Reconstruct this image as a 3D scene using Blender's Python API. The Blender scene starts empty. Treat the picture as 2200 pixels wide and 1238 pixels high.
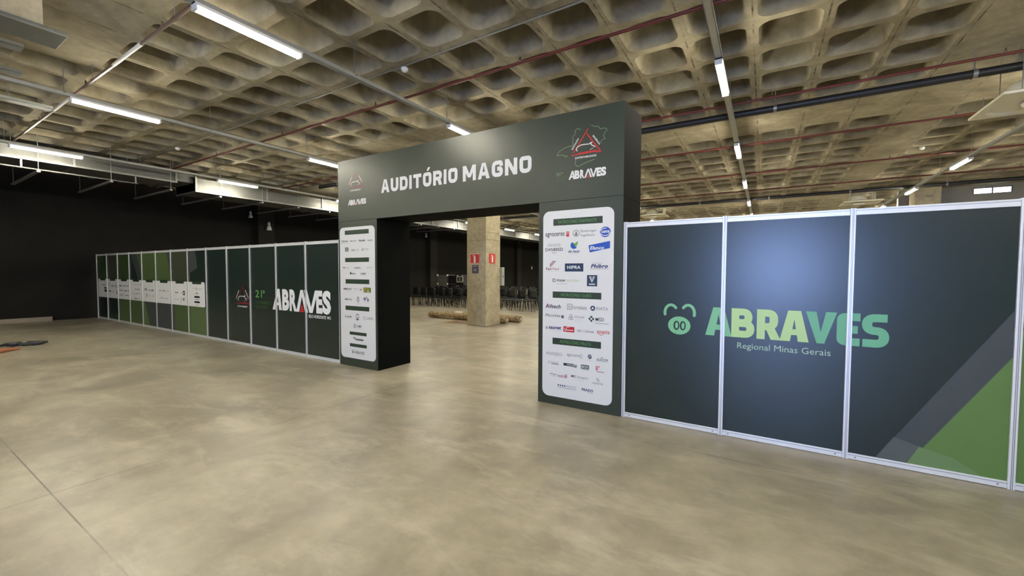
import bpy, bmesh, math, random
from mathutils import Matrix, Vector
random.seed(7)
SC = bpy.context.scene
COL = SC.collection
# ------------------------------------------------------------------ camera, world, exposure
YAW, PITCH, ROLL, CAM_H = -0.5502, 0.0390, 0.0034, 1.652
cam_data = bpy.data.cameras.new('camera')
cam_data.sensor_fit = 'HORIZONTAL'; cam_data.sensor_width = 36.0
cam_data.lens = 881.29 * 36.0 / 2200.0
cam_data.clip_start = 0.05; cam_data.clip_end = 200
cam = bpy.data.objects.new('camera', cam_data); COL.objects.link(cam)
F = Vector((math.sin(YAW)*math.cos(PITCH), math.cos(YAW)*math.cos(PITCH), -math.sin(PITCH)))
R0 = Vector((math.cos(YAW), -math.sin(YAW), 0)); U0 = R0.cross(F)
RR = R0*math.cos(ROLL) + U0*math.sin(ROLL); UU = -R0*math.sin(ROLL) + U0*math.cos(ROLL)
cam.matrix_world = Matrix(((RR.x, UU.x, -F.x, 0), (RR.y, UU.y, -F.y, 0), (RR.z, UU.z, -F.z, CAM_H), (0, 0, 0, 1)))
SC.camera = cam
SC.view_settings.view_transform = 'Standard'
SC.view_settings.look = 'None'
SC.view_settings.gamma = 1.0
SC.view_settings.use_curve_mapping = False
SC.view_settings.exposure = 1.36
world = bpy.data.worlds.new('world'); SC.world = world; world.use_nodes = True
world.node_tree.nodes['Background'].inputs[0].default_value = (0.55, 0.6, 0.7, 1)
world.node_tree.nodes['Background'].inputs[1].default_value = 0.05
TUBE_STRENGTH = 70.0
TUBE_COLOUR = (1.0, 0.945, 0.79)
# daylight through the entrance opening in the wall behind the camera
day = bpy.data.lights.new('daylight', 'AREA'); day.shape = 'RECTANGLE'; day.size = 1.9; day.size_y = 2.3
day.energy = 330; day.color = (0.34, 0.50, 1.0)
dayo = bpy.data.objects.new('daylight', day); COL.objects.link(dayo)
dayo.location = (0.5, -8.9, 1.85); dayo.rotation_euler = (math.radians(90), 0, 0)   # faces +Y

# ------------------------------------------------------------------ helpers
def hexcol(r, g, b):
    f = lambda c: (c/255/12.92) if c/255 <= 0.04045 else ((c/255+0.055)/1.055)**2.4
    return (f(r), f(g), f(b), 1)
MATS = {}
def mat(name, col, rough=0.5, metal=0.0, emit=0.0, spec=0.5, noise=None):
    if name in MATS: return MATS[name]
    m = bpy.data.materials.new(name); m.use_nodes = True
    nt = m.node_tree; b = nt.nodes['Principled BSDF']
    c = tuple(col[:3]) + (1,)
    b.inputs['Base Color'].default_value = c
    b.inputs['Roughness'].default_value = rough
    b.inputs['Metallic'].default_value = metal
    b.inputs['Specular IOR Level'].default_value = spec
    if emit:
        b.inputs['Emission Color'].default_value = c; b.inputs['Emission Strength'].default_value = emit
    if noise:
        sc, amt = noise
        tc = nt.nodes.new('ShaderNodeTexCoord'); n = nt.nodes.new('ShaderNodeTexNoise')
        n.inputs['Scale'].default_value = sc; n.inputs['Detail'].default_value = 4
        nt.links.new(tc.outputs['Object'], n.inputs['Vector'])
        mx = nt.nodes.new('ShaderNodeMix'); mx.data_type = 'RGBA'
        mx.inputs[6].default_value = tuple(v*(1-amt) for v in c[:3])+(1,)
        mx.inputs[7].default_value = tuple(min(1, v*(1+amt)) for v in c[:3])+(1,)
        nt.links.new(n.outputs['Fac'], mx.inputs[0]); nt.links.new(mx.outputs[2], b.inputs['Base Color'])
    MATS[name] = m
    return m

class MB:
    """collects geometry; build() links it as ONE mesh object"""
    def __init__(s): s.v = []; s.f = []; s.m = []; s.sm = []; s.mats = []; s.k = 0
    def mi(s, m):
        if m not in s.mats: s.mats.append(m)
        return s.mats.index(m)
    def add(s, vs, fs, m, smooth=False):
        o = len(s.v); i = s.mi(m); s.v += [tuple(v) for v in vs]
        for f in fs: s.f.append(tuple(o+k for k in f)); s.m.append(i); s.sm.append(smooth)
        return s
    def box(s, x0, x1, y0, y1, z0, z1, m, bev=0.0):
        if bev <= 0:
            vs = [(x, y, z) for z in (z0, z1) for y in (y0, y1) for x in (x0, x1)]
            return s.add(vs, [(0, 2, 3, 1), (4, 5, 7, 6), (0, 1, 5, 4), (2, 6, 7, 3), (0, 4, 6, 2), (1, 3, 7, 5)], m)
        bm = bmesh.new(); bmesh.ops.create_cube(bm, size=1)
        for v in bm.verts: v.co = Vector(((x0+x1)/2+v.co.x*(x1-x0), (y0+y1)/2+v.co.y*(y1-y0), (z0+z1)/2+v.co.z*(z1-z0)))
        bmesh.ops.bevel(bm, geom=bm.edges[:], offset=bev, segments=2, profile=0.6, affect='EDGES')
        return s.bm(bm, m)
    def bm(s, bm, m, smooth=False):
        bm.verts.index_update()
        s.add([v.co[:] for v in bm.verts], [[v.index for v in f.verts] for f in bm.faces], m, smooth); bm.free(); return s
    def tube(s, pts, r, m, n=10, cap=True, rs=None):
        pts = [Vector(p) for p in pts]; vs = []; fs = []
        up = None
        for i, p in enumerate(pts):
            d = (pts[min(i+1, len(pts)-1)] - pts[max(i-1, 0)]).normalized()
            a = Vector((0, 0, 1)) if abs(d.z) < 0.9 else Vector((1, 0, 0))
            u = d.cross(a).normalized(); w = d.cross(u)
            rr = rs[i] if rs else r
            for k in range(n):
                t = 2*math.pi*k/n; vs.append(p + (u*math.cos(t)+w*math.sin(t))*rr)
        for i in range(len(pts)-1):
            for k in range(n): fs.append((i*n+k, i*n+(k+1) % n, (i+1)*n+(k+1) % n, (i+1)*n+k))
        s.add(vs, fs, m, True)
        if cap:
            L = len(pts)-1
            s.add([vs[k] for k in range(n)], [tuple(range(n))], m); s.add([vs[L*n+k] for k in range(n)], [tuple(range(n-1, -1, -1))], m)
        return s
    def lathe(s, prof, c, m, n=24, ax='z'):
        vs = []; fs = []
        for r, h in prof:
            for k in range(n):
                t = 2*math.pi*k/n; a, b = r*math.cos(t), r*math.sin(t)
                vs.append({'z': (c[0]+a, c[1]+b, c[2]+h), 'y': (c[0]+a, c[1]+h, c[2]+b), 'x': (c[0]+h, c[1]+a, c[2]+b)}[ax])
        for i in range(len(prof)-1):
            for k in range(n): fs.append((i*n+k, i*n+(k+1) % n, (i+1)*n+(k+1) % n, (i+1)*n+k))
        return s.add(vs, fs, m, True)
    # planar art on a plane Y = y, facing -Y; points are (x, z)
    def poly(s, pts, y, m):
        n = len(pts); ar = sum(pts[i][0]*pts[(i+1) % n][1]-pts[(i+1) % n][0]*pts[i][1] for i in range(n))
        if ar < 0: pts = pts[::-1]
        return s.add([(p[0], y, p[1]) for p in pts], [tuple(range(n))], m)
    def rect(s, x0, z0, x1, z1, y, m): return s.poly([(x0, z0), (x1, z0), (x1, z1), (x0, z1)], y, m)
    def disc(s, cx, cz, rx, rz, y, m, n=20): return s.poly([(cx+rx*math.cos(2*math.pi*k/n), cz+rz*math.sin(2*math.pi*k/n)) for k in range(n)], y, m)
    def stroke(s, pts, hw, y, m, caps=True):
        for i in range(len(pts)-1):
            (a, b), (c, d) = pts[i], pts[i+1]; L = math.hypot(c-a, d-b)
            if L < 1e-6: continue
            nx, nz = -(d-b)/L*hw, (c-a)/L*hw
            s.poly([(a+nx, b+nz), (a-nx, b-nz), (c-nx, d-nz), (c+nx, d+nz)], s.step(y), m)
        for i, p in enumerate(pts):
            if caps or 0 < i < len(pts)-1: s.disc(p[0], p[1], hw, hw, s.step(y), m, 14)
        return s
    def step(s, y): s.k = (s.k+1) % 90; return y-s.k*4e-6
    def rrect(s, x0, z0, x1, z1, r, y, m, n=6):
        pts = []
        for cx, cz, a in ((x1-r, z1-r, 0), (x0+r, z1-r, 90), (x0+r, z0+r, 180), (x1-r, z0+r, 270)):
            for k in range(n+1):
                t = math.radians(a+90*k/n); pts.append((cx+r*math.cos(t), cz+r*math.sin(t)))
        return s.poly(pts, y, m)
    def text(s, body, x0, z0, x1, z1, y, m, bold=0.0, ref=None, shear=0.0, res=3, rot=None):
        vs, fs = glyphs(body, bold, shear, res)
        rv = vs if ref is None else glyphs(ref, bold, shear, res)[0]
        ax, bx = min(v[0] for v in vs), max(v[0] for v in vs); az, bz = min(v[1] for v in rv), max(v[1] for v in rv)
        q = [(x0+(v[0]-ax)/(bx-ax)*(x1-x0), z0+(v[1]-az)/(bz-az)*(z1-z0)) for v in vs]
        if rot:   # (cx, cz, angle): spin about a point
            cx, cz, t = rot; c, sn = math.cos(t), math.sin(t)
            q = [(cx+(a-cx)*c-(b-cz)*sn, cz+(a-cx)*sn+(b-cz)*c) for a, b in q]
        return s.add([(p[0], y, p[1]) for p in q], fs, m)
    def build(s, name, parent=None, origin=None):
        org = Vector((0, 0, 0))
        p = parent
        while p: org = org + p.location; p = p.parent
        if origin is not None: org = org + Vector(origin)
        me = bpy.data.meshes.new(name)
        me.from_pydata([(a-org.x, b-org.y, c-org.z) for a, b, c in s.v], [], s.f)
        for m in s.mats: me.materials.append(m)
        me.polygons.foreach_set('material_index', s.m); me.polygons.foreach_set('use_smooth', s.sm)
        me.update()
        o = bpy.data.objects.new(name, me); COL.objects.link(o)
        if parent: o.parent = parent
        if origin is not None: o.location = origin
        return o
GC = {}
def glyphs(body, bold, shear, res):
    k = (body, bold, shear, res)
    if k in GC: return GC[k]
    cu = bpy.data.curves.new('t', 'FONT'); cu.body = body; cu.offset = bold; cu.shear = shear; cu.resolution_u = res; cu.fill_mode = 'FRONT'
    if bold: cu.space_character = 1+bold*2
    o = bpy.data.objects.new('t', cu); COL.objects.link(o)
    dg = bpy.context.evaluated_depsgraph_get(); dg.update()
    me = bpy.data.meshes.new_from_object(o.evaluated_get(dg))
    vs = [(v.co.x, v.co.y) for v in me.vertices]; fs = []
    for p in me.polygons:
        f = list(p.vertices); a = sum(vs[f[i]][0]*vs[f[(i+1) % len(f)]][1]-vs[f[(i+1) % len(f)]][0]*vs[f[i]][1] for i in range(len(f)))
        fs.append(tuple(f if a > 0 else f[::-1]))
    bpy.data.objects.remove(o); bpy.data.curves.remove(cu); bpy.data.meshes.remove(me)
    GC[k] = (vs, fs); return GC[k]
def tag(o, label, cat, group=None, kind=None):
    o['label'] = label; o['category'] = cat
    if group: o['group'] = group
    if kind: o['kind'] = kind
    return o
def thing(name, label, cat, loc=(0, 0, 0), rotz=0, group=None):
    o = bpy.data.objects.new(name, None); o.empty_display_size = 0.2; COL.objects.link(o)
    o.location = loc; o.rotation_euler = (0, 0, rotz)
    return tag(o, label, cat, group)
def struct(o): o['kind'] = 'structure'; return o
def dup(root, loc, rotz=None, label=None):
    def cp(o, par):
        c = o.copy(); COL.objects.link(c); c.parent = par
        for ch in list(o.children): cp(ch, c)
        return c
    r = cp(root, None); r.location = loc
    if rotz is not None: r.rotation_euler = (0, 0, rotz)
    if label: r['label'] = label
    return r
def rcorner(pts, r):
    out = [pts[0]]
    for i in range(1, len(pts)-1):
        p, q, w = pts[i-1], pts[i], pts[i+1]
        a = math.hypot(p[0]-q[0], p[1]-q[1]); c = math.hypot(w[0]-q[0], w[1]-q[1]); rr = min(r, a*.5, c*.5)
        A = (q[0]+(p[0]-q[0])/a*rr, q[1]+(p[1]-q[1])/a*rr); B = (q[0]+(w[0]-q[0])/c*rr, q[1]+(w[1]-q[1])/c*rr)
        for k in range(6): t = k/5; out.append(((1-t)**2*A[0]+2*t*(1-t)*q[0]+t*t*B[0], (1-t)**2*A[1]+2*t*(1-t)*q[1]+t*t*B[1]))
    return out+[pts[-1]]
ORD = ['first', 'second', 'third', 'fourth', 'fifth', 'sixth', 'seventh', 'eighth', 'ninth', 'tenth', 'eleventh', 'twelfth', 'thirteenth', 'fourteenth', 'fifteenth', 'sixteenth']

# ------------------------------------------------------------------ surface materials
def concrete(name, dark, mid, light, scale, rough0, rough1, floor=False):
    m = bpy.data.materials.new(name); m.use_nodes = True
    nt = m.node_tree; b = nt.nodes['Principled BSDF']; N = nt.nodes.new; L = nt.links.new
    tc = N('ShaderNodeTexCoord')
    def noise(sc, det, rg, vec=None, dist=0.0):
        n = N('ShaderNodeTexNoise'); n.inputs['Scale'].default_value = sc; n.inputs['Detail'].default_value = det
        n.inputs['Roughness'].default_value = rg; n.inputs['Distortion'].default_value = dist
        L(vec or tc.outputs['Object'], n.inputs['Vector']); return n
    def ramp(src, stops):
        r = N('ShaderNodeValToRGB'); e = r.color_ramp.elements
        while len(e) < len(stops): e.new(0.5)
        for el, (p, c) in zip(e, stops): el.position = p; el.color = tuple(c[:3])+(1,)
        L(src, r.inputs[0]); return r
    def mix(fac, a, bb, typ='MIX'):
        x = N('ShaderNodeMix'); x.data_type = 'RGBA'; x.blend_type = typ
        if isinstance(fac, float): x.inputs[0].default_value = fac
        else: L(fac, x.inputs[0])
        for i, q in ((6, a), (7, bb)):
            if hasattr(q, 'links'): L(q, x.inputs[i])
            else: x.inputs[i].default_value = tuple(q[:3])+(1,)
        return x
    n1 = noise(scale, 8, 0.62, None, 0.6)
    c1 = ramp(n1.outputs['Fac'], [(0.30, dark), (0.5, mid), (0.70, light)])
    n2 = noise(scale*7, 6, 0.65)
    c2 = ramp(n2.outputs['Fac'], [(0.32, (0.72, 0.71, 0.69)), (0.62, (1.08, 1.07, 1.05))])
    col = mix(0.75, c1.outputs[0], c2.outputs[0], 'MULTIPLY').outputs[2]
    if floor:
        # darker worn patches, small oil spots, pale scuffs
        n3 = noise(0.75, 5, 0.55, None, 0.4); s3 = ramp(n3.outputs['Fac'], [(0.47, (0, 0, 0)), (0.70, (0.75, 0.75, 0.75))])
        col = mix(s3.outputs[0], col, tuple(v*0.62 for v in mid)).outputs[2]
        v = N('ShaderNodeTexVoronoi'); v.inputs['Scale'].default_value = 0.8; L(tc.outputs['Object'], v.inputs['Vector'])
        sv = ramp(v.outputs['Distance'], [(0.012, (0.6, 0.6, 0.6)), (0.045, (0, 0, 0))])
        col = mix(sv.outputs[0], col, tuple(v*0.4 for v in dark)).outputs[2]
        mp = N('ShaderNodeMapping'); mp.inputs['Rotation'].default_value = (0, 0, -0.55); mp.inputs['Scale'].default_value = (0.75, 1.9, 1); L(tc.outputs['Object'], mp.inputs['Vector'])
        n4 = noise(1.5, 9, 0.7, mp.outputs[0], 0.3); s4 = ramp(n4.outputs['Fac'], [(0.50, (0, 0, 0)), (0.78, (0.7, 0.7, 0.7))])
        col = mix(s4.outputs[0], col, tuple(min(1, v*1.25) for v in light)).outputs[2]
        # saw-cut joints
        sx = N('ShaderNodeSeparateXYZ'); L(tc.outputs['Object'], sx.inputs[0])
        nj0 = noise(0.45, 3, 0.6); nj = ramp(nj0.outputs['Fac'], [(0.44, (0, 0, 0)), (0.60, (0.75, 0.75, 0.75))])
        for ax, per, off in ((0, 6.6, 4.46), (1, 3.3, 2.55)):
            a = N('ShaderNodeMath'); a.operation = 'ADD'; a.inputs[1].default_value = off+600*per; L(sx.outputs[ax], a.inputs[0])
            mo = N('ShaderNodeMath'); mo.operation = 'MODULO'; mo.inputs[1].default_value = per; L(a.outputs[0], mo.inputs[0])
            lt = N('ShaderNodeMath'); lt.operation = 'LESS_THAN'; lt.inputs[1].default_value = 0.010; L(mo.outputs[0], lt.inputs[0])
            ml = N('ShaderNodeMath'); ml.operation = 'MULTIPLY'; L(lt.outputs[0], ml.inputs[0]); L(nj.outputs[0], ml.inputs[1])
            col = mix(ml.outputs[0], col, tuple(v*0.35 for v in dark)).outputs[2]
        rr = ramp(n2.outputs['Fac'], [(0.3, (rough0,)*3), (0.7, (rough1,)*3)])
        L(rr.outputs[0], b.inputs['Roughness'])
        b.inputs['Specular IOR Level'].default_value = 0.45
    else:
        # form-work seams along the middle of the ribs, broken and stained
        b.inputs['Roughness'].default_value = rough1; b.inputs['Specular IOR Level'].default_value = 0.2
        sx = N('ShaderNodeSeparateXYZ'); L(tc.outputs['Object'], sx.inputs[0])
        a = N('ShaderNodeMath'); a.operation = 'ADD'; a.inputs[1].default_value = 0.192+0.01+808.0; L(sx.outputs[0], a.inputs[0])
        mo = N('ShaderNodeMath'); mo.operation = 'MODULO'; mo.inputs[1].default_value = 0.808; L(a.outputs[0], mo.inputs[0])
        lt = N('ShaderNodeMath'); lt.operation = 'LESS_THAN'; lt.inputs[1].default_value = 0.02 if name == 'raw_concrete' else -1.0; L(mo.outputs[0], lt.inputs[0])
        nj = noise(3.5, 3, 0.7); sj = ramp(nj.outputs['Fac'], [(0.42, (0, 0, 0)), (0.62, (0.9, 0.9, 0.9))])
        ml = N('ShaderNodeMath'); ml.operation = 'MULTIPLY'; L(lt.outputs[0], ml.inputs[0]); L(sj.outputs[0], ml.inputs[1])
        col = mix(ml.outputs[0], col, tuple(v*0.35 for v in dark)).outputs[2]
    bp = N('ShaderNodeBump'); bp.inputs['Strength'].default_value = 0.06 if floor else 0.35; bp.inputs['Distance'].default_value = 0.02
    L(n2.outputs['Fac'], bp.inputs['Height']); L(bp.outputs[0], b.inputs['Normal'])
    L(col, b.inputs['Base Color'])
    MATS[name] = m
    return m
M_FLOOR = concrete('polished_concrete', (0.25, 0.218, 0.155), (0.395, 0.353, 0.262), (0.54, 0.495, 0.38), 0.5, 0.30, 0.42, True)
M_CEIL = concrete('raw_concrete', (0.14, 0.115, 0.07), (0.265, 0.232, 0.16), (0.37, 0.335, 0.24), 0.8, 0.7, 0.85)
M_COLUMN = concrete('column_concrete', (0.33, 0.28, 0.19), (0.44, 0.385, 0.27), (0.52, 0.46, 0.335), 1.1, 0.6, 0.75)
M_BLACK = mat('black_paint', (0.011, 0.010, 0.008), 0.8, spec=0.2, noise=(2.0, 0.35))
M_PILLAR = mat('black_pillar_paint', (0.022, 0.020, 0.016), 0.75, spec=0.2, noise=(3.0, 0.3))
M_VINYL = mat('dark_green_vinyl', (0.014, 0.025, 0.020), 0.29, spec=0.50, noise=(60, 0.12))
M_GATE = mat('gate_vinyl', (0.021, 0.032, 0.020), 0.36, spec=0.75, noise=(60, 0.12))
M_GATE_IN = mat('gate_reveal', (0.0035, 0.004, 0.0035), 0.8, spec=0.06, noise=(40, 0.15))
M_ALU = mat('aluminium', (0.80, 0.80, 0.78), 0.36, 0.22, noise=(25, 0.05))
M_ALU_D = mat('aluminium_groove', (0.30, 0.30, 0.31), 0.4, 0.6)
M_GALV = mat('galvanised_steel', (0.26, 0.265, 0.25), 0.45, 0.75, noise=(14, 0.18))
M_RAIL = mat('rail_steel', (0.42, 0.43, 0.40), 0.5, 0.5, noise=(9, 0.15))
M_RED = mat('red_pipe_paint', (0.11, 0.018, 0.014), 0.45, noise=(8, 0.2))
M_PIPEBLK = mat('black_pipe', (0.012, 0.012, 0.013), 0.45)
M_WHITE = mat('white_print', (0.80, 0.80, 0.80), 0.45)
M_WPAINT = mat('white_enamel', (0.75, 0.74, 0.70), 0.4)
M_CREAM = mat('cream_plastic', (0.72, 0.69, 0.55), 0.4)
M_TUBE = mat('lit_tube', TUBE_COLOUR, 0.4, emit=TUBE_STRENGTH)
M_CHAIR = mat('black_plastic', (0.006, 0.006, 0.006), 0.42, spec=0.22)
M_CHAIRLEG = mat('black_steel', (0.008, 0.008, 0.008), 0.4, 0.2)
M_CHROME = mat('chrome', (0.8, 0.8, 0.8), 0.15, 1.0)
C = {}
def ink(n, r, g, b, rough=0.42): 
    C[n] = mat('ink_'+n, hexcol(r, g, b), rough); return C[n]
for n, rgb in dict(white=(226, 225, 220), black=(28, 28, 30), grey=(120, 120, 122), pale=(188, 190, 188), navy=(34, 44, 98), blue=(38, 84, 178), dkblue=(36, 56, 84), red=(196, 40, 44), brick=(150, 38, 40),
                   wine=(120, 40, 48), green=(42, 70, 46), bar=(44, 58, 44), bartxt=(92, 150, 92), leaf=(110, 160, 70), lime=(176, 196, 130), olive=(70, 84, 44), gold=(190, 170, 40), teal=(40, 70, 66),
                   mapgreen=(120, 150, 110), logogreen=(100, 148, 84), dimgreen=(58, 92, 52), g1=(124, 190, 138), g2=(182, 216, 140), g3=(104, 174, 130), gtxt=(168, 196, 168)).items(): ink(n, *rgb)
C['bright'] = mat('bright_white_print', (0.86, 0.86, 0.82), 0.45); C['pgreen'] = mat('panel_green', (0.078, 0.122, 0.040), 0.4); C['pgreen2'] = mat('panel_green_light', (0.10, 0.155, 0.055), 0.4)
C['pdk'] = mat('panel_deep_green', (0.040, 0.075, 0.022), 0.4); C['pgrey'] = mat('panel_grey', (0.055, 0.062, 0.060), 0.4)
C['polive'] = mat('panel_olive', (0.05, 0.06, 0.032), 0.4); C['pnavy'] = mat('panel_navy', (0.022, 0.028, 0.034), 0.38)
C['pband'] = mat('panel_band', (0.05, 0.06, 0.058), 0.38); C['pgreen3'] = mat('panel_leaf_green', (0.105, 0.195, 0.045), 0.38)
C['pwedge'] = mat('panel_wedge', (0.135, 0.225, 0.085), 0.38); C['pblend'] = mat('panel_blend', (0.085, 0.10, 0.09), 0.38)

# ------------------------------------------------------------------ the room
XL, XR, YF, YB, ZC, WALL_H = -20.0, 10.5, -9.0, 44.0, 4.852, 5.25
b = MB(); b.box(XL-0.3, XR+0.3, YF-0.3, YB+0.3, -0.2, 0.0, M_FLOOR); struct(b.build('floor'))
b = MB(); b.box(XL-0.3, XL, YF, YB, 0, WALL_H, M_BLACK); struct(b.build('wall_left'))
b = MB(); b.box(XL-0.3, XR+0.3, YB, YB+0.3, 0, WALL_H, M_BLACK); struct(b.build('wall_back'))
b = MB(); b.box(XR, XR+0.3, YF, YB, 0, WALL_H, mat('grey_wall', (0.30, 0.29, 0.26), 0.8, noise=(1.5, 0.2))); struct(b.build('wall_right'))
b = MB()
gw = MATS['grey_wall']
b.box(XL-0.3, -1.05, YF-0.3, YF, 0, WALL_H, gw); b.box(2.55, XR+0.3, YF-0.3, YF, 0, WALL_H, gw); b.box(-1.05, 2.55, YF-0.3, YF, 3.2, WALL_H, gw)
struct(b.build('wall_front'))
# wall stub with a high window, far right behind the panels
b = MB()
WA, WB, WZ0, WZ1, WY = 6.42, 7.40, 4.53, 4.75, 21.6
for x0, x1, z0, z1 in ((4.4, WA, 0, WALL_H), (WB, XR, 0, WALL_H), (WA, WB, 0, WZ0), (WA, WB, WZ1, WALL_H)):
    b.box(x0, x1, WY, WY+0.2, z0, z1, gw)
struct(b.build('wall_back_right'))
w1 = MB(); fr = mat('window_frame', (0.10, 0.10, 0.10), 0.5)
for x0, x1, z0, z1 in ((WA, WB, WZ0, WZ0+.02), (WA, WB, WZ1-.02, WZ1), (WA, WA+.03, WZ0, WZ1), (WB-.03, WB, WZ0, WZ1), (6.90, 6.93, WZ0, WZ1), (WA, WB, 4.63, 4.642)): w1.box(x0, x1, WY+.02, WY+.08, z0, z1, fr)
w1o = struct(w1.build('window_1'))
g = MB(); g.box(WA+.03, WB-.03, WY+.09, WY+.10, WZ0+.02, WZ1-.02, mat('daylit_glass', (0.85, 0.92, 1.0), 0.2, emit=3.0)); g.build('pane', w1o)
# black pilasters on the left wall
for i, y in enumerate((-1.4, 9.95, 21.25, 33.0)):
    b = MB(); b.box(XL, XL+0.35, y, y+0.72, 0, ZC, M_PILLAR); struct(b.build('trim_%d' % (i+1)))

# waffle slab: one concrete ceiling with every coffer modelled
P = 0.808; X0 = -0.06*3.2; Y0 = 1.43*3.2
def coffers():
    b = MB(); mi = M_CEIL
    kx0, kx1 = math.floor((XL-X0)/P), math.ceil((XR-X0)/P); ky0, ky1 = math.floor((YF-Y0)/P), math.ceil((YB-Y0)/P)
    def ring(cx, cy, h, r, z, n=5):
        out = []
        for sx, sy, a in ((1, 1, 0), (-1, 1, 90), (-1, -1, 180), (1, -1, 270)):
            for k in range(n+1):
                t = math.radians(a+90*k/n); out.append((cx+sx*(h-r)+r*math.cos(t), cy+sy*(h-r)+r*math.sin(t), z))
        return out
    n = 5; q = n+1; T = 4*q
    for kx in range(kx0, kx1):
        for ky in range(ky0, ky1):
            x, y = X0+kx*P, Y0+ky*P; cx, cy = x+P/2, y+P/2
            solid = kx in (3, -37+8, 19-3) or ky in (6, 7, 20, 21, 34, 35) or (-11 <= kx <= -6 and 3 <= ky <= 10) or (-11 <= kx <= -8 and -10 <= ky <= -4) or (-26 <= kx <= -22 and (3 <= ky <= 10 or ky <= -4))
            if solid:
                b.add([(x, y, ZC), (x, y+P, ZC), (x+P, y+P, ZC), (x+P, y, ZC)], [(0, 1, 2, 3)], mi); continue
            h = 0.345+random.uniform(-0.008, 0.008)
            r0 = ring(cx, cy, h, 0.15, ZC)
            corners = [(x+P, y+P, ZC), (x, y+P, ZC), (x, y, ZC), (x+P, y, ZC)]
            vs = corners+r0; fs = []
            for s in range(4):
                o = 4+s*q
                for k in range(n): fs.append((s, o+k+1, o+k))
                nx = 4+((s+1) % 4)*q
                fs.append((s, (s+1) % 4, nx, o+n))
            b.add(vs, fs, mi)
            rings = [r0, ring(cx, cy, h-0.022, 0.14, ZC+0.03), ring(cx, cy, h-0.042, 0.14, ZC+0.15), ring(cx, cy, h-0.066, 0.13, ZC+0.32), ring(cx, cy, h-0.10, 0.11, ZC+0.42), ring(cx, cy, h-0.17, 0.07, ZC+0.455)]
            vs = [v for rg in rings for v in rg]; fs = []
            for i in range(len(rings)-1):
                for k in range(T): fs.append((i*T+k, i*T+(k+1) % T, (i+1)*T+(k+1) % T, (i+1)*T+k))
            fs.append(tuple((len(rings)-1)*T+k for k in range(T)))
            b.add(vs, [f[::-1] for f in fs], mi, True)
    # the slab above
    xa, xb, ya, yb = X0+kx0*P, X0+kx1*P, Y0+ky0*P, Y0+ky1*P
    b.box(xa, xb, ya, yb, ZC+0.47, ZC+0.6, mi)
    return struct(b.build('ceiling'))
coffers()

# ------------------------------------------------------------------ concrete columns
b = MB()
b.box(-7.82, -7.10, 10.08, 10.86, 0, ZC, M_COLUMN, 0.02)
seam = mat('column_seam', (0.16, 0.13, 0.085), 0.8)
for z in (2.62, 2.84): b.box(-7.105, -7.098, 10.10, 10.84, z, z+0.012, seam)
b.box(-7.80, -7.12, 10.076, 10.083, 2.60, 2.609, seam)
tag(b.build('concrete_column', origin=(-7.46, 10.47, 0)), 'square bare concrete column seen through the gate opening', 'column')
b = MB(); b.box(4.62, 5.32, 20.5, 21.2, 0, ZC, M_COLUMN, 0.02); b.box(4.9, 5.1, 20.49, 20.505, 4.40, 4.48, mat('grey_plate', (0.25, 0.23, 0.19), 0.6))
tag(b.build('concrete_column', origin=(4.97, 20.85, 0)), 'distant bare concrete column showing above the right panels', 'column')

# fire signs, notice and electrical box on the column
def ext_icon(bb, f, m):
    f(bb, -0.022, 0.03, 0.022, 0.20, m); f(bb, -0.012, 0.20, 0.012, 0.235, m); f(bb, -0.045, 0.222, 0.012, 0.238, m)
sg = thing('fire_sign', 'red fire sign on the column side facing the gate', 'sign', (-7.51, 10.072, 1.905))
b = MB(); b.box(-7.69, -7.33, 10.068, 10.079, 1.905, 2.21, ink('signred', 200, 44, 34)); b.build('plate', sg)
b = MB(); wi = C['white']
for x0, z0, x1, z1 in ((-7.545, 1.93, -7.475, 2.12), (-7.53, 2.12, -7.49, 2.16), (-7.585, 2.135, -7.49, 2.16), (-7.69, 2.19, -7.33, 2.205), (-7.69, 1.908, -7.33, 1.918), (-7.685, 1.91, -7.675, 2.2), (-7.345, 1.91, -7.335, 2.2)): b.rect(x0, z0, x1, z1, 10.066, wi)
b.build('extinguisher_symbol', sg)
sg = thing('fire_sign', 'narrow red fire sign on the right side of the column', 'sign', (-7.092, 10.4, 1.915))
b = MB(); b.box(-7.099, -7.086, 10.24, 10.56, 1.915, 2.21, C['signred']); b.build('plate', sg)
b = MB()
for y0, z0, y1, z1 in ((10.365, 1.945, 10.435, 2.12), (10.38, 2.12, 10.42, 2.16), (10.33, 2.14, 10.42, 2.16)): b.box(-7.086, -7.083, y0, y1, z0, z1, wi)
b.build('extinguisher_symbol', sg)
b = MB(); b.box(-7.61, -7.38, 10.068, 10.079, 1.61, 1.86, mat('notice_purple', hexcol(70, 66, 92), 0.5)); b.rect(-7.585, 1.80, -7.405, 1.84, 10.066, mat('notice_text', hexcol(120, 120, 130), 0.5)); b.disc(-7.495, 1.71, 0.06, 0.05, 10.066, MATS['notice_text'])
tag(b.build('notice_plate', origin=(-7.495, 10.075, 1.61)), 'small dark purple notice below the fire sign on the column', 'sign')
b = MB(); b.box(-7.40, -7.03, 10.863, 11.0, 1.22, 1.80, mat('box_grey', (0.36, 0.38, 0.33), 0.5), 0.008); b.box(-7.032, -7.022, 10.92, 10.94, 1.48, 1.54, M_PIPEBLK)
tag(b.build('electrical_box', origin=(-7.2, 10.93, 1.22)), 'grey electrical box peeking out behind the right edge of the column', 'box')

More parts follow.
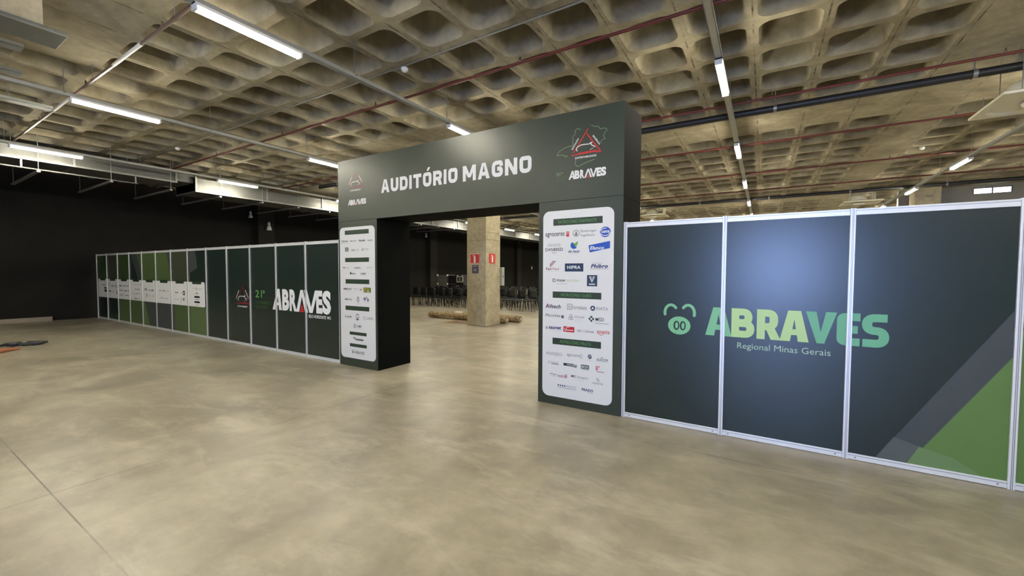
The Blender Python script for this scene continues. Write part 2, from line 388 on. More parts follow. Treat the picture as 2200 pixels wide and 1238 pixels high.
# ------------------------------------------------------------------ partition panels
YP = 4.639; PH = 2.2145; YFR = YP-0.012
def clip(poly, x0, x1, z0, z1):
    def cut(pl, f, isec):
        out = []
        for i in range(len(pl)):
            a, c = pl[i], pl[(i+1) % len(pl)]
            if f(a): out.append(a)
            if f(a) != f(c): out.append(isec(a, c))
        return out
    for ax, v, s in ((0, x0, 1), (0, x1, -1), (1, z0, 1), (1, z1, -1)):
        if not poly: return []
        def isec(a, c, ax=ax, v=v):
            t = (v-a[ax])/(c[ax]-a[ax]); return (a[0]+t*(c[0]-a[0]), a[1]+t*(c[1]-a[1]))
        poly = cut(poly, lambda p: (p[ax]-v)*s >= 0, isec)
    return poly
def post(x, parent):
    b = MB()
    b.box(x-0.020, x+0.020, YP-0.024, YP+0.024, 0.0, PH+0.004, M_ALU, 0.003)
    b.box(x-0.006, x-0.002, YP-0.0255, YP-0.023, 0.0, PH+0.002, M_ALU_D); b.box(x+0.003, x+0.007, YP-0.0255, YP-0.023, 0.0, PH+0.002, M_ALU_D)
    return b.build('post', parent)
def panel(x0, x1, label, group, art=(), last=False, first_in=0.020):
    t = thing('partition_panel', label, 'panel', ((x0+x1)/2, YP, 0), 0, group)
    a, c = x0+0.020, x1-0.020
    b = MB(); b.box(a-0.004, c+0.004, YP-0.008, YP+0.008, 0.05, PH-0.05, M_VINYL); bo = b.build('board', t)
    for z0, z1, n in ((0.004, 0.058, 'bottom_rail'), (PH-0.058, PH-0.002, 'top_rail')):
        r = MB(); r.box(a, c, YP-0.019, YP+0.019, z0, z1, M_ALU, 0.003); r.box(a, c, YP-0.0205, YP-0.018, (z0+z1)/2+0.010, (z0+z1)/2+0.014, M_ALU_D)
        if n == 'bottom_rail' and group.startswith('right'):
            for xs in (a+0.05, c-0.05): r.disc(xs, (z0+z1)/2-0.004, 0.007, 0.007, YP-0.0205, M_ALU_D)
        r.build(n, t)
    post(x0, t)
    if last: post(x1, t)
    g = MB(); n = 0
    for i, (pl, m) in enumerate(art):
        q = clip(list(pl), a, c, 0.058, PH-0.058)
        if len(q) >= 3: g.poly(q, YFR+0.003-0.0006*i*0.5, m); n += 1
    if n: g.build('printed_pattern', t)
    return t
# printed pattern of the left run
LA = [([(-19.8, PH), (-16.63, PH), (-16.63, 1.3), (-19.8, 1.3)], C['pdk']),
      ([(-18.75, PH), (-17.8, PH), (-17.8, 1.3), (-18.75, 1.3)], C['polive']),
      ([(-16.63, PH), (-16.14, PH), (-15.60, 1.3), (-15.95, 1.3)], C['pgrey']),
      ([(-16.14, PH), (-15.58, PH), (-15.60, 1.3)], C['pgreen']),
      ([(-15.66, PH), (-13.97, PH), (-13.46, 1.3), (-15.66, 1.3)], C['pgreen']),
      ([(-13.97, PH), (-13.70, PH), (-13.50, 1.72), (-13.50, 1.5)], C['pgrey']),
      ([(-13.50, PH), (-12.5, PH), (-12.47, 1.3), (-13.50, 1.3)], C['polive']),
      ([(-12.5, PH), (-12.17, PH), (-12.05, 1.72), (-12.47, 1.6)], C['pgrey']),
      ([(-17.85, 0.8), (-15.70, 0.8), (-15.33, 0), (-17.85, 0)], C['pgreen']),
      ([(-15.66, 0.8), (-15.56, 0.8), (-15.13, 0), (-15.66, 0)], C['pgreen2']),
      ([(-15.56, 0.8), (-13.46, 0.8), (-13.46, 0), (-15.13, 0)], C['pgrey']),
      ([(-13.46, 0.8), (-12.48, 0.8), (-12.48, 0), (-13.46, 0)], C['pgreen']),
      ([(-12.48, 0.8), (-11.68, 0.8), (-11.53, 0.55), (-11.53, 0), (-12.48, 0)], C['pgreen2'])]
xs = [-6.440-1.0275*(13-i) for i in range(14)]
desc = ['dark green partition panel at the far left end of the run', 'olive green panel second from the far left end', 'partition panel third from far left, green below the white strip', 'panel fourth from far left with grey diagonal band above the strip',
        'fifth panel from far left, bright green top and grey bottom', 'sixth panel from far left, green top and dark grey bottom', 'seventh panel from far left, olive top and green bottom', 'eighth panel from far left where the white sponsor strip ends',
        'plain dark panel just right of the white sponsor strip', 'dark panel with the triangle and pig emblem', 'dark panel reading 21º with a start of white lettering', 'dark panel crossed by the middle of big white lettering', 'dark panel with end of white lettering, beside the gate']
PAN = []
YD = YFR-0.0015
for i in range(13):
    PAN.append(panel(xs[i], xs[i+1], desc[i], 'left run of partition panels', LA if i < 8 else (), i == 12))
# white sponsor strip: one white print on each of the eight far panels, notched by a dark heading bar
rs = random.Random(3)
for i in range(8):
    a, c = xs[i]+0.018, xs[i+1]-0.018
    if i == 0: a = xs[0]+0.12
    if i == 7: c = xs[8]-0.09
    b = MB(); z0, z1 = 0.752, 1.372
    r = 0.05
    if i == 7: b.poly([(a, z0), (c-r, z0), (c-0.015, z0+0.015), (c, z0+r), (c, z1-r), (c-0.015, z1-0.015), (c-r, z1), (a, z1)], YD, C['bright'])
    else: b.rect(a, z0, c, z1, YD, C['bright'])
    so = b.build('sponsor_strip', PAN[i])
    cx = (a+c)/2+0.02
    h = MB(); h.rect(cx-0.25, 1.318, cx+0.25, 1.40, YD-0.0008, C['bar']); h.rect(cx-0.17, 1.345, cx+0.17, 1.365, YD-0.0014, C['green']); h.build('heading_bar', so)
    lg = MB(); y = YD-0.0008
    def blur(x, z, w, hh, m):
        n = max(3, int(w/0.05)); 
        for k in range(n): 
            if rs.random() < 0.85: lg.rect(x+k*w/n, z-hh*rs.uniform(.3, .5), x+k*w/n+w/n*0.75, z+hh*rs.uniform(.3, .5), y, m)
    rows = {0: [(-.12, 1.17, .4, .04, 'grey'), (.2, .98, .18, .10, 'black')], 1: [(-.38, 1.2, .1, .1, 'dkblue'), (-.2, 1.15, .3, .05, 'grey'), (.16, 1.15, .26, .12, 'dkblue'), (-.36, .97, .18, .06, 'black'), (-.1, .97, .22, .03, 'grey'), (.28, .96, .12, .15, 'dkblue')],
            2: [(-.4, 1.17, .2, .05, 'black'), (-.1, 1.17, .5, .04, 'grey'), (-.4, 1.03, .3, .04, 'grey'), (.0, 1.02, .42, .05, 'grey'), (-.4, .88, .25, .04, 'grey'), (-.14, .88, .12, .09, 'black'), (.05, .88, .4, .04, 'grey')],
            3: [(-.3, 1.24, .8, .03, 'pale'), (-.12, 1.09, .16, .05, 'black'), (.12, 1.09, .16, .06, 'grey'), (-.3, .95, .3, .03, 'pale'), (.0, .96, .3, .04, 'grey'), (-.14, .81, .2, .05, 'grey'), (.12, .81, .16, .05, 'grey')],
            4: [(-.36, 1.11, .2, .08, 'grey'), (-.08, 1.09, .16, .04, 'grey'), (.14, 1.09, .16, .06, 'dkblue'), (-.26, .94, .08, .13, 'black'), (-.08, .93, .18, .04, 'pale'), (.16, .93, .24, .04, 'pale')],
            5: [(-.34, 1.10, .22, .05, 'pale'), (-.08, 1.10, .18, .04, 'grey'), (.16, 1.09, .2, .03, 'pale'), (-.2, .90, .18, .05, 'grey'), (.1, .89, .15, .04, 'grey')],
            6: [(-.3, 1.08, .2, .04, 'grey'), (.06, 1.07, .08, .04, 'grey'), (-.3, .90, .2, .04, 'grey'), (.04, .89, .05, .18, 'pale'), (.16, .91, .12, .09, 'grey')],
            7: [(-.24, 1.21, .16, .03, 'pale'), (-.05, 1.2, .1, .08, 'pale'), (.12, 1.2, .16, .03, 'pale'), (-.07, 1.09, .14, .04, 'grey'), (-.08, .935, .2, .02, 'grey'), (-.06, .80, .16, .03, 'pale')]}[i]
    for q in rows: blur(cx+q[0], q[1], q[2], q[3], C[q[4]])
    if i == 0: lg.rect(cx+.14, 1.04, cx+.32, 1.10, y, C['black']); lg.rect(cx+.14, .94, cx+.32, 1.0, y, C['black'])
    if i == 6: lg.rect(cx+.18, 1.02, cx+.30, 1.13, y, C['black']); lg.rect(cx+.21, 1.05, cx+.27, 1.10, y-.0004, C['white'])
    if i == 7: lg.rrect(cx-.15, .975, cx+.15, 1.02, .015, y, C['black']); lg.rrect(cx-.15, .845, cx+.15, .89, .015, y, C['black'])
    lg.build('sponsor_logos', so)

# the congress emblem (map outline, red triangle, pig line, three words), drawn from its own measured shape
E_TRI = [(-1.79, 3.324), (-1.635, 3.039), (-1.99, 3.042)]
E_PIG = [(-1.921, 3.088), (-1.932, 3.11), (-1.918, 3.134), (-1.876, 3.151), (-1.826, 3.152), (-1.77, 3.148), (-1.753, 3.161), (-1.736, 3.162), (-1.753, 3.148), (-1.739, 3.13), (-1.697, 3.107)]
E_PIG2 = [(-1.759, 3.081), (-1.735, 3.093), (-1.718, 3.094)]
E_MAP = [[(-1.878, 3.336), (-1.895, 3.333), (-1.906, 3.348), (-1.924, 3.354), (-1.935, 3.336), (-1.953, 3.333), (-1.945, 3.305), (-1.949, 3.285), (-1.974, 3.273), (-1.983, 3.255), (-1.97, 3.229), (-1.984, 3.205), (-1.973, 3.183), (-1.98, 3.157), (-2.027, 3.158), (-2.086, 3.147), (-2.154, 3.116), (-2.183, 3.069), (-2.116, 3.07), (-2.086, 3.059), (-2.063, 3.035), (-2.045, 3.053)],
         [(-1.748, 3.359), (-1.69, 3.332), (-1.669, 3.338), (-1.639, 3.297), (-1.588, 3.301), (-1.558, 3.28), (-1.581, 3.249), (-1.597, 3.226), (-1.597, 3.207), (-1.58, 3.179), (-1.613, 3.171), (-1.63, 3.155), (-1.626, 3.135)],
         [(-1.938, 2.991), (-1.945, 2.945), (-1.931, 2.916), (-1.902, 2.903), (-1.88, 2.917), (-1.789, 2.944), (-1.706, 2.962)]]
def emblem(parent, ox, oz, s, y, mapmat, redmat):
    f = lambda p: (ox+(p[0]+1.983)*s, oz+(p[1]-3.114)*s)
    b = MB()
    for pl in E_MAP: b.stroke([f(p) for p in pl], 0.0032*s, y, mapmat)
    for p, q, w in (((-1.79, 3.324), (-1.965, 3.075), .0065), ((-1.799, 3.267), (-1.632, 3.049), .0075), ((-1.99, 3.042), (-1.90, 3.050), .006), ((-1.90, 3.052), (-1.690, 3.058), .011), ((-1.685, 3.045), (-1.635, 3.045), .007)): b.stroke([f(p), f(q)], w*s, y-0.0004, redmat)
    b.stroke([f(p) for p in E_PIG], 0.0048*s, y-0.0008, C['white']); b.stroke([f(p) for p in E_PIG2], 0.0022*s, y-0.0008, C['white'])
    for w, a, c in (('INOVAÇÃO', (-1.987, 3.112), (-1.905, 3.234)), ('EFICIÊNCIA', (-1.726, 3.238), (-1.642, 3.122))):
        p, q = f(a), f(c); L = math.hypot(q[0]-p[0], q[1]-p[1]); t = math.atan2(q[1]-p[1], q[0]-p[0])
        b.text(w, p[0], p[1]-0.010*s, p[0]+L, p[1]+0.010*s, y-0.0008, C['white'], 0.03, ref='INOVACAO', rot=(p[0], p[1], t), res=2)
    p, q = f((-1.947, 2.996)), f((-1.683, 3.018)); b.text('SUSTENTABILIDADE', p[0], p[1], q[0], q[1], y-0.0008, C['white'], 0.03, res=2)
    return b.build('congress_emblem', parent)
def wordmark(parent, x0, z0, x1, z1, y, name='lettering'):
    """white condensed ABRAVES with a barless second A over a red wedge; letter slots measured in widths of the word"""
    W = x1-x0; H = z1-z0; g = MB(); wm = C['white']
    X = lambda u: x0+u*W
    Z = lambda v: z0+v*H
    st = lambda: g.step(y)
    def letter(ch, u0, u1, bold=0.055): g.text(ch, X(u0), z0, X(u1), z1, st(), wm, bold)
    g.poly([(X(0), z0), (X(.045), z0), (X(.132), z1), (X(.09), z1)], st(), wm)
    g.poly([(X(.090), z1), (X(.132), z1), (X(.175), z0), (X(.130), z0)], st(), wm); g.rect(X(.05), Z(.22), X(.14), Z(.38), st(), wm)
    letter('B', .165, .305); letter('R', .315, .425)
    g.poly([(X(.425), z0), (X(.470), z0), (X(.550), z1), (X(.515), z1)], st(), wm)
    g.poly([(X(.515), z1), (X(.550), z1), (X(.632), z0), (X(.588), z0)], st(), wm)
    g.poly([(X(.492), z0), (X(.531), Z(.42)), (X(.570), z0)], st(), C['red'])
    g.poly([(X(.575), z1), (X(.620), z1), (X(.690), z0), (X(.655), z0)], st(), wm); g.poly([(X(.725), z1), (X(.770), z1), (X(.692), z0), (X(.650), z0)], st(), wm)
    letter('E', .755, .870); letter('S', .860, 1.0)
    return g.build(name, parent)
# emblem and lettering on the near left panels
emblem(PAN[9], -10.135, 1.034, 1.575, YD, C['mapgreen'] if False else mat('map_dim', hexcol(70, 82, 66), 0.42), C['wine'])
b = MB(); b.text('21', -9.316, 1.087, -9.045, 1.25, YD, C['logogreen'], 0.02); b.text('º', -9.02, 1.18, -8.935, 1.25, YD, C['logogreen'], 0.02)
b.text('CONGRESSO', -9.32, 0.955, -8.695, 1.018, YD, C['dimgreen'], 0.02); b.text('NACIONAL', -9.32, 0.868, -8.81, 0.927, YD, C['dimgreen'], 0.02); b.build('lettering', PAN[10])
def abr_big(parents):
    x0, z0, x1, z1 = -8.648, 0.862, -6.701, 1.292; wm = C['bright']; y = YD
    def LT(par, polys=(), txt=None, k=1, name='letter', m=wm):
        g = MB()
        for i, q in enumerate(polys): g.poly(q, y-k*4e-5-i*1e-5, m)
        if txt: g.text(txt[0], txt[1], z0-txt[3], txt[2], z1+txt[3], y-k*4e-5, m, 0.055)
        return g.build(name, par)
    LT(parents[1], [[(-8.648, z0), (-8.548, z0), (-8.385, z1), (-8.46, z1)], [(-8.46, z1), (-8.375, z1), (-8.305, z0), (-8.405, z0)], [(-8.56, .955), (-8.36, .955), (-8.37, 1.015), (-8.54, 1.015)]], k=1)
    LT(parents[1], txt=('B', -8.285, -8.04, 0), k=2); LT(parents[1], txt=('R', -8.025, -7.775, 0), k=3)
    LT(parents[1], [[(-7.80, z0), (-7.70, z0), (-7.565, z1), (-7.65, z1)], [(-7.65, z1), (-7.565, z1), (-7.405, z0), (-7.505, z0)]], k=4)
    LT(parents[1], [[(-7.675, z0), (-7.605, 1.03), (-7.532, z0)]], k=1, name='letter_wedge', m=C['red'])['label'] = 'red wedge under the letter'
    LT(parents[2], [[(-7.535, z1), (-7.435, z1), (-7.27, z0), (-7.365, z0)], [(-7.18, z1), (-7.085, z1), (-7.265, z0), (-7.355, z0)]], k=5)
    LT(parents[2], txt=('E', -7.145, -6.955, 0), k=6); LT(parents[2], txt=('S', -6.955, -6.70, .005), k=7)
    g = MB(); g.text('BELO HORIZONTE', -7.387, 0.768, -6.852, 0.828, y, wm, 0.02); g.text('MG', -6.814, 0.772, -6.711, 0.828, y, wm, 0.012); g.build('lettering', parents[2])
abr_big([PAN[10], PAN[11], PAN[12]])

# right run
xr = [-1.3384+0.9958*i for i in range(5)]
RA = [([(0.855, 0.05), (1.66, 1.43), (1.66, 1.06), (1.060, 0.05)], C['pband']), ([(1.66, 1.07), (1.062, 0.05), (1.66, 0.05)], C['pgreen3']),
      ([(0.974, 0.262), (1.133, 0.214), (1.05, 0.05), (0.855, 0.05)], C['pblend']), ([(1.133, 0.214), (1.33, 0.165), (1.52, 0.05), (1.055, 0.05)], C['pwedge'])]
RD = ['dark panel with the green pig face emblem, right beside the gate', 'dark panel with middle of green lettering and a bluish sheen', 'wide dark panel with a grey diagonal and green corner', 'green panel cut off at the right edge of the photo']
RP = [panel(xr[i], xr[i+1], RD[i], 'right run of partition panels', RA if i == 2 else ([([(xr[3], 1.2), (xr[4], 2.0), (xr[4], 0), (xr[3], 0)], C['pgreen3'])] if i == 3 else ()), i == 3) for i in range(4)]
def arc(cx, cz, rx, rz, a0, a1, n=10): return [(cx+rx*math.cos(math.radians(a0+(a1-a0)*k/n)), cz+rz*math.sin(math.radians(a0+(a1-a0)*k/n))) for k in range(n+1)]
b = MB()
b.stroke(arc(-0.838, 1.225, 0.062, 0.082, 195, 40, 12), 0.0145, YD, C['g1']); b.stroke(arc(-0.668, 1.225, 0.062, 0.085, 140, -15, 12), 0.0145, YD, C['g1'])
b.disc(-0.754, 1.09, 0.112, 0.096, YD, C['g1'], 32)
for cx in (-0.781, -0.718): b.disc(cx, 1.09, 0.030, 0.050, YD-0.0004, M_VINYL, 20); b.disc(cx+0.002, 1.09, 0.015, 0.034, YD-0.0008, C['g1'], 16)
b.build('pig_face_emblem', RP[0])
z0, z1 = 1.012, 1.300; hw = 0.034; zb, zt = z0+hw, z1-hw; zm = 1.155
def L_(strokes, m, par, polys=(), r=.03):
    g = MB()
    for q in strokes: g.stroke(rcorner(q, r), hw, YD, m, False)
    for q in polys: g.poly(q, g.step(YD), m)
    g.build('letter', par)
def leg_a(x0, x1):
    c = (x0+x1)/2; w = .082
    return [[(x0, z0), (x0+w, z0), (c+.012, z1), (c-.05, z1)], [(x1-w, z0), (x1, z0), (c+.05, z1), (c-.012, z1)], [(x0+.055, z0+.06), (x1-.055, z0+.06), (x1-.075, z0+.115), (x0+.075, z0+.115)]]
L_([], C['g1'], RP[0], leg_a(-.500, -.262))
L_([[(-.231, zm), (-.231, zt), (-.118, zt), (-.118, zm+.006), (-.231, zm+.006)], [(-.231, zm+.01), (-.231, zb), (-.100, zb), (-.100, zm-.004), (-.231, zm-.004)]], C['g2'], RP[1], [[(-.265, z0), (-.197, z0), (-.197, z1), (-.265, z1)]], .05)
L_([[(-.013, zt), (.092, zt), (.092, zm-.02), (-.013, zm-.02)]], C['g2'], RP[1], [[(-.047, z0), (.021, z0), (.021, z1), (-.047, z1)], [(.02, zm-.02), (.095, zm-.02), (.150, z0), (.070, z0)]], .055)
L_([], C['g2'], RP[1], leg_a(.140, .366))
L_([], C['g3'], RP[1], [[(.338, z1), (.418, z1), (.462, z0+.05), (.486, z0), (.425, z0)], [(.486, z1), (.566, z1), (.480, z0), (.425, z0), (.440, z0+.04)]])
L_([[(.727, zt), (.600, zt), (.600, zb), (.727, zb)], [(.600, zm), (.712, zm)]], C['g3'], RP[1])
L_([[(.905, zt), (.772, zt), (.772, zm), (.886, zm), (.886, zb), (.745, zb)]], C['g3'], RP[2], (), .062)
b = MB(); b.text('Regional Minas Gerais', -0.209, 0.885, 0.529, 0.962, YD, C['gtxt'], 0.0); b.build('lettering', RP[1])

# ------------------------------------------------------------------ entrance gate
def din(b, word, x0, z0, x1, z1, y, m, h):
    rel = {'I': 0.0, 'M': 1.28, 'N': 1.06, 'A': 1.12, 'T': 0.98}
    H = z1-z0; gap = 2*h*.62; wid = [rel.get(c, 1.0) for c in word]
    unit = (x1-x0-2*h*word.count('I')-gap*(len(word)-1))/sum(wid)
    x = x0; r = .055
    for c, wd in zip(word, wid):
        w = unit*wd if wd else 2*h; L, R_, B, T = x+h, x+w-h, z0+h, z1-h; mid = (z0+z1)/2; cx = x+w/2
        S = lambda pts, rr=r: b.stroke(rcorner(pts, rr), h, y, m, False)
        if c == 'I': b.rect(x, z0, x+w, z1, b.step(y), m)
        elif c in 'OÓ':
            S([(cx, T), (R_, T), (R_, B), (L, B), (L, T), (cx, T)])
            if c == 'Ó': b.poly([(cx-.012, z1+.022), (cx+.025, z1+.022), (cx+.062, z1+.072), (cx+.018, z1+.072)], b.step(y), m)
        elif c == 'U': S([(L, z1), (L, B), (R_, B), (R_, z1)])
        elif c == 'D': S([(L, mid), (L, T), (R_, T), (R_, B), (L, B), (L, mid)], r*1.15); b.rect(x, z0, x+2*h, z1, b.step(y), m)
        elif c == 'T': b.rect(x, z1-2*h, x+w, z1, b.step(y), m); b.rect(cx-h, z0, cx+h, z1, b.step(y), m)
        elif c == 'R':
            b.rect(x, z0, x+2*h, z1, b.step(y), m); S([(x+h, T), (R_, T), (R_, mid-.01), (x+h, mid-.01)], r*.9); b.poly([(cx-h*.3, mid-.01), (cx+h*2.0, mid-.01), (x+w, z0), (x+w-2.2*h, z0)], b.step(y), m)
        elif c == 'A':
            q = h*1.05
            b.poly([(x, z0), (x+2.1*q, z0), (cx+q*.25, z1), (cx-q*1.1, z1)], b.step(y), m); b.poly([(x+w-2.1*q, z0), (x+w, z0), (cx+q*1.1, z1), (cx-q*.25, z1)], b.step(y), m)
            b.rect(x+w*.24, z0+H*.2, x+w*.76, z0+H*.2+1.9*h, b.step(y), m)
        elif c == 'N':
            b.rect(x, z0, x+2*h, z1, b.step(y), m); b.rect(x+w-2*h, z0, x+w, z1, b.step(y), m); b.poly([(x, z1), (x+2.2*h, z1), (x+w, z0), (x+w-2.2*h, z0)], b.step(y), m)
        elif c == 'M':
            b.rect(x, z0, x+2*h, z1, b.step(y), m); b.rect(x+w-2*h, z0, x+w, z1, b.step(y), m)
            b.poly([(x, z1), (x+2.2*h, z1), (cx+h*.9, z0+H*.22), (cx-h*.9, z0+H*.22)], b.step(y), m); b.poly([(x+w-2.2*h, z1), (x+w, z1), (cx+h*.9, z0+H*.22), (cx-h*.9, z0+H*.22)], b.step(y), m)
        elif c == 'G': S([(R_, mid+.03), (R_, T), (L, T), (L, B), (R_, B), (R_, mid), (cx, mid)])
        x += w+gap
GX0, GX1, IX0, IX1, GZ, GS, GY0, GY1 = -6.418, -1.362, -5.425, -2.4254, 3.565, 2.5203, 4.600, 5.33
GX1 = -1.3595
gate = thing('entrance_gate', 'big dark green gate with white title and two sponsor boards', 'gate', ((GX0+GX1)/2, (GY0+GY1)/2, 0))
YG = 4.6
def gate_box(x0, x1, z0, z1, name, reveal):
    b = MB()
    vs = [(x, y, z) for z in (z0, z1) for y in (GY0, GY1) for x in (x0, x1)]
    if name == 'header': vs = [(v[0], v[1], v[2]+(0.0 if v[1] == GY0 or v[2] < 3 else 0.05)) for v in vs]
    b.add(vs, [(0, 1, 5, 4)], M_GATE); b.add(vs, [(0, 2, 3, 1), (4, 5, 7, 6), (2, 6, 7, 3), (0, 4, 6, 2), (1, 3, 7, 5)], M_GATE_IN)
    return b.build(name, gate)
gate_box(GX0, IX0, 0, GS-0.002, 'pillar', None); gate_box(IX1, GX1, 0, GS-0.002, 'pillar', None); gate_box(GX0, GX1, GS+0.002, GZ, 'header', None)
b = MB(); y = YG-0.0012
din(b, 'AUDITÓRIO', -5.312, 2.922, -3.733, 3.132, y, C['white'], .0265); din(b, 'MAGNO', -3.638, 2.918, -2.537, 3.132, y, C['white'], .0265)
b.build('title_lettering', gate)
emblem(gate, -1.983, 3.114, 1.0, y, C['mapgreen'], C['red']); wordmark(gate, -2.027, 2.762, -1.563, 2.862, y)
b = MB(); b.text('21º', -2.189, 2.823, -2.105, 2.862, y, C['mapgreen'], 0.01); b.text('CONGRESSO', -2.193, 2.792, -2.04, 2.806, y, C['dimgreen'], 0.01); b.text('NACIONAL', -2.193, 2.768, -2.06, 2.781, y, C['dimgreen'], 0.01); b.build('lettering', gate)
emblem(gate, -6.117, 3.141, 1.0, y, MATS['map_dim'], C['wine']); wordmark(gate, -6.15, 2.787, -5.679, 2.878, y)

# right sponsor board
b = MB(); b.rrect(-2.365, 0.10, -1.462, 2.402, 0.085, YG-0.001, C['white']); SB = b.build('sponsor_board', gate); SB['label'] = 'larger white sponsor board on the right pillar'
yl, y2 = YG-0.0018, YG-0.0024
def head(par, x0, z0, x1, z1, txt=None, tx=None):
    h = MB(); h.rect(x0, z0, x1, z1, yl, C['bar']); hh = z1-z0
    if txt: h.text(txt, tx[0], z0+hh*.26, tx[1], z1-hh*.26, y2, C['bartxt'], 0.0, ref='PATROCINIO')
    else: h.rect(x0+(x1-x0)*.16, z0+hh*.32, x1-(x1-x0)*.14, z1-hh*.3, y2, C['green'])
    h.build('heading_bar', par)
head(SB, -2.225, 2.222, -1.598, 2.303, 'PATROCÍNIO DIAMANTE', (-2.16, -1.67))
head(SB, -2.228, 1.335, -1.603, 1.413, 'PATROCÍNIO OURO', (-2.115, -1.725))
head(SB, -2.225, 0.758, -1.600, 0.838, 'PATROCÍNIO PRATA', (-2.12, -1.72))
class Logo(MB):
    def T(s, t, x0, z0, x1, z1, c, bold=0.0, shear=0.0, ref=None, y=yl): return s.text(t, x0, z0, x1, z1, y, C[c], bold, ref, shear)
    def done(s, par=None): return s.build('sponsor_logo', par or SB)
g = Logo(); g.T('agroceres', -2.334, 2.076, -2.075, 2.135, 'black', .008); g.rect(-2.052, 2.083, -2.014, 2.143, yl, C['red']); g.rect(-2.046, 2.125, -2.02, 2.131, y2, C['white']); g.rect(-2.046, 2.112, -2.02, 2.116, y2, C['white']); g.done()
g = Logo(); g.stroke(arc(-1.923, 2.117, .040, .037, 0, 360, 24), .0035, yl, C['grey'])
for k, (w, h) in enumerate(((.012, .05), (.024, .035), (.036, .02))): g.rect(-1.923-w/2, 2.09, -1.923+w/2, 2.09+h, yl-0.0002*k, C['grey'])
g.T('Boehringer', -1.863, 2.118, -1.671, 2.155, 'grey', .008); g.T('Ingelheim', -1.863, 2.068, -1.692, 2.105, 'grey', .008); g.done()
g = Logo(); g.disc(-1.565, 2.117, .064, .060, yl, C['blue'], 28); g.stroke(arc(-1.565, 2.128, .07, .052, 205, 335, 12), .0045, y2, C['white']); g.stroke(arc(-1.57, 2.105, .06, .055, 150, 75, 8), .004, y2, C['white']); g.T('ceva', -1.614, 2.104, -1.512, 2.134, 'white', .03, .1, y=y2-.0004); g.done()
g = Logo(); g.T('DANBRED', -2.333, 1.912, -2.094, 1.950, 'black', .01); g.T('fund', -2.241, 1.883, -2.184, 1.903, 'grey')
for k in range(3): x = -2.30+k*.06; g.stroke([(x, 1.972), (x+.004, 1.99), (x+.02, 1.998), (x+.04, 1.997), (x+.05, 1.988), (x+.044, 1.972), (x+.026, 1.98), (x+.012, 1.97)], .0022, yl, C['grey'])
g.done()
g = Logo(); g.poly(arc(-1.95, 1.975, .045, .044, 120, 320, 14), yl, C['blue']); g.poly([(-1.972, 2.012), (-1.94, 1.996), (-1.905, 2.022), (-1.90, 2.0), (-1.922, 1.952), (-1.935, 1.96)], y2, C['leaf']); g.T('de heus', -2.023, 1.886, -1.877, 1.922, 'navy', .02, .25); g.rect(-1.99, 1.868, -1.90, 1.872, yl, C['pale']); g.done()
g = Logo(); g.poly([(-1.767, 1.968), (-1.507, 2.012), (-1.506, 1.93), (-1.751, 1.885)], yl, C['blue']); g.T('Elanco', -1.748, 1.916, -1.578, 1.958, 'white', .035, .2, y=y2); g.done()
g = Logo()
for q, r_, in ((0, (2, 3, 4)), (1, (1, 2, 3)), (2, (0, 1, 2)), (3, (0, 1)), (4, (0,))):
    for k in r_: g.rect(-2.268+k*.0165, 1.778-q*.016, -2.2555+k*.0165, 1.790-q*.016, yl, C['wine'])
g.T('Fair', -2.321, 1.677, -2.236, 1.709, 'wine', .02); g.T('Feed', -2.229, 1.677, -2.147, 1.709, 'brick', .0); g.rect(-2.32, 1.660, -2.15, 1.663, yl, C['pale']); g.done()
g = Logo(); g.rect(-2.066, 1.660, -1.828, 1.758, yl, C['dkblue']); g.T('HIPRA', -2.036, 1.692, -1.863, 1.731, 'white', .03, y=y2); g.done()
g = Logo(); g.T('Phibro', -1.736, 1.702, -1.529, 1.747, 'navy', .035, .25); g.rect(-1.742, 1.689, -1.519, 1.693, yl, C['grey']); g.rect(-1.72, 1.757, -1.60, 1.760, yl, C['grey']); g.done()
g = Logo(); g.stroke(arc(-2.21, 1.552, .018, .018, 60, 300, 14), .0045, yl, C['olive']); g.stroke(arc(-2.21, 1.552, .018, .018, -50, 50, 6), .0045, yl, C['grey']); g.T('trouw', -2.176, 1.536, -2.06, 1.568, 'black', .02); g.T('nutrition', -2.05, 1.536, -1.88, 1.571, 'lime', .0, .2); g.rect(-2.176, 1.508, -2.03, 1.511, yl, C['grey']); g.done()
g = Logo(); g.rect(-1.781, 1.487, -1.655, 1.619, yl, C['dkblue']); g.poly([(-1.757, 1.603), (-1.68, 1.603), (-1.712, 1.537), (-1.726, 1.537)], y2, C['pale']); g.poly([(-1.735, 1.603), (-1.70, 1.603), (-1.718, 1.555)], y2-.0004, C['grey']); g.rect(-1.757, 1.503, -1.68, 1.520, y2, C['pale']); g.done()
g = Logo(); g.T('Alltech', -2.326, 1.205, -2.117, 1.252, 'black', .02, .15); g.stroke([(-2.322, 1.206), (-2.295, 1.262)], .003, yl, C['red']); g.done()
g = Logo(); g.stroke([(-2.029, 1.202), (-1.973, 1.202), (-1.973, 1.264), (-2.029, 1.264), (-2.029, 1.202)], .003, yl, C['grey']); g.T('fb', -2.016, 1.214, -1.986, 1.252, 'grey'); g.T('Farmabase', -1.963, 1.207, -1.781, 1.254, 'grey', .0); g.done()
g = Logo(); g.disc(-1.706, 1.229, .030, .030, yl, C['dkblue'], 24); g.poly([(-1.724, 1.218), (-1.688, 1.218), (-1.706, 1.25)], y2, C['white']); g.T('INATA', -1.661, 1.211, -1.522, 1.247, 'grey', .0); g.done()
g = Logo(); g.T('MicroVet', -2.323, 1.097, -2.126, 1.132, 'black', .0); g.disc(-2.093, 1.106, .019, .020, yl, C['teal']); g.stroke([(-2.10, 1.098), (-2.088, 1.118)], .002, y2, C['white']); g.done()
g = Logo()
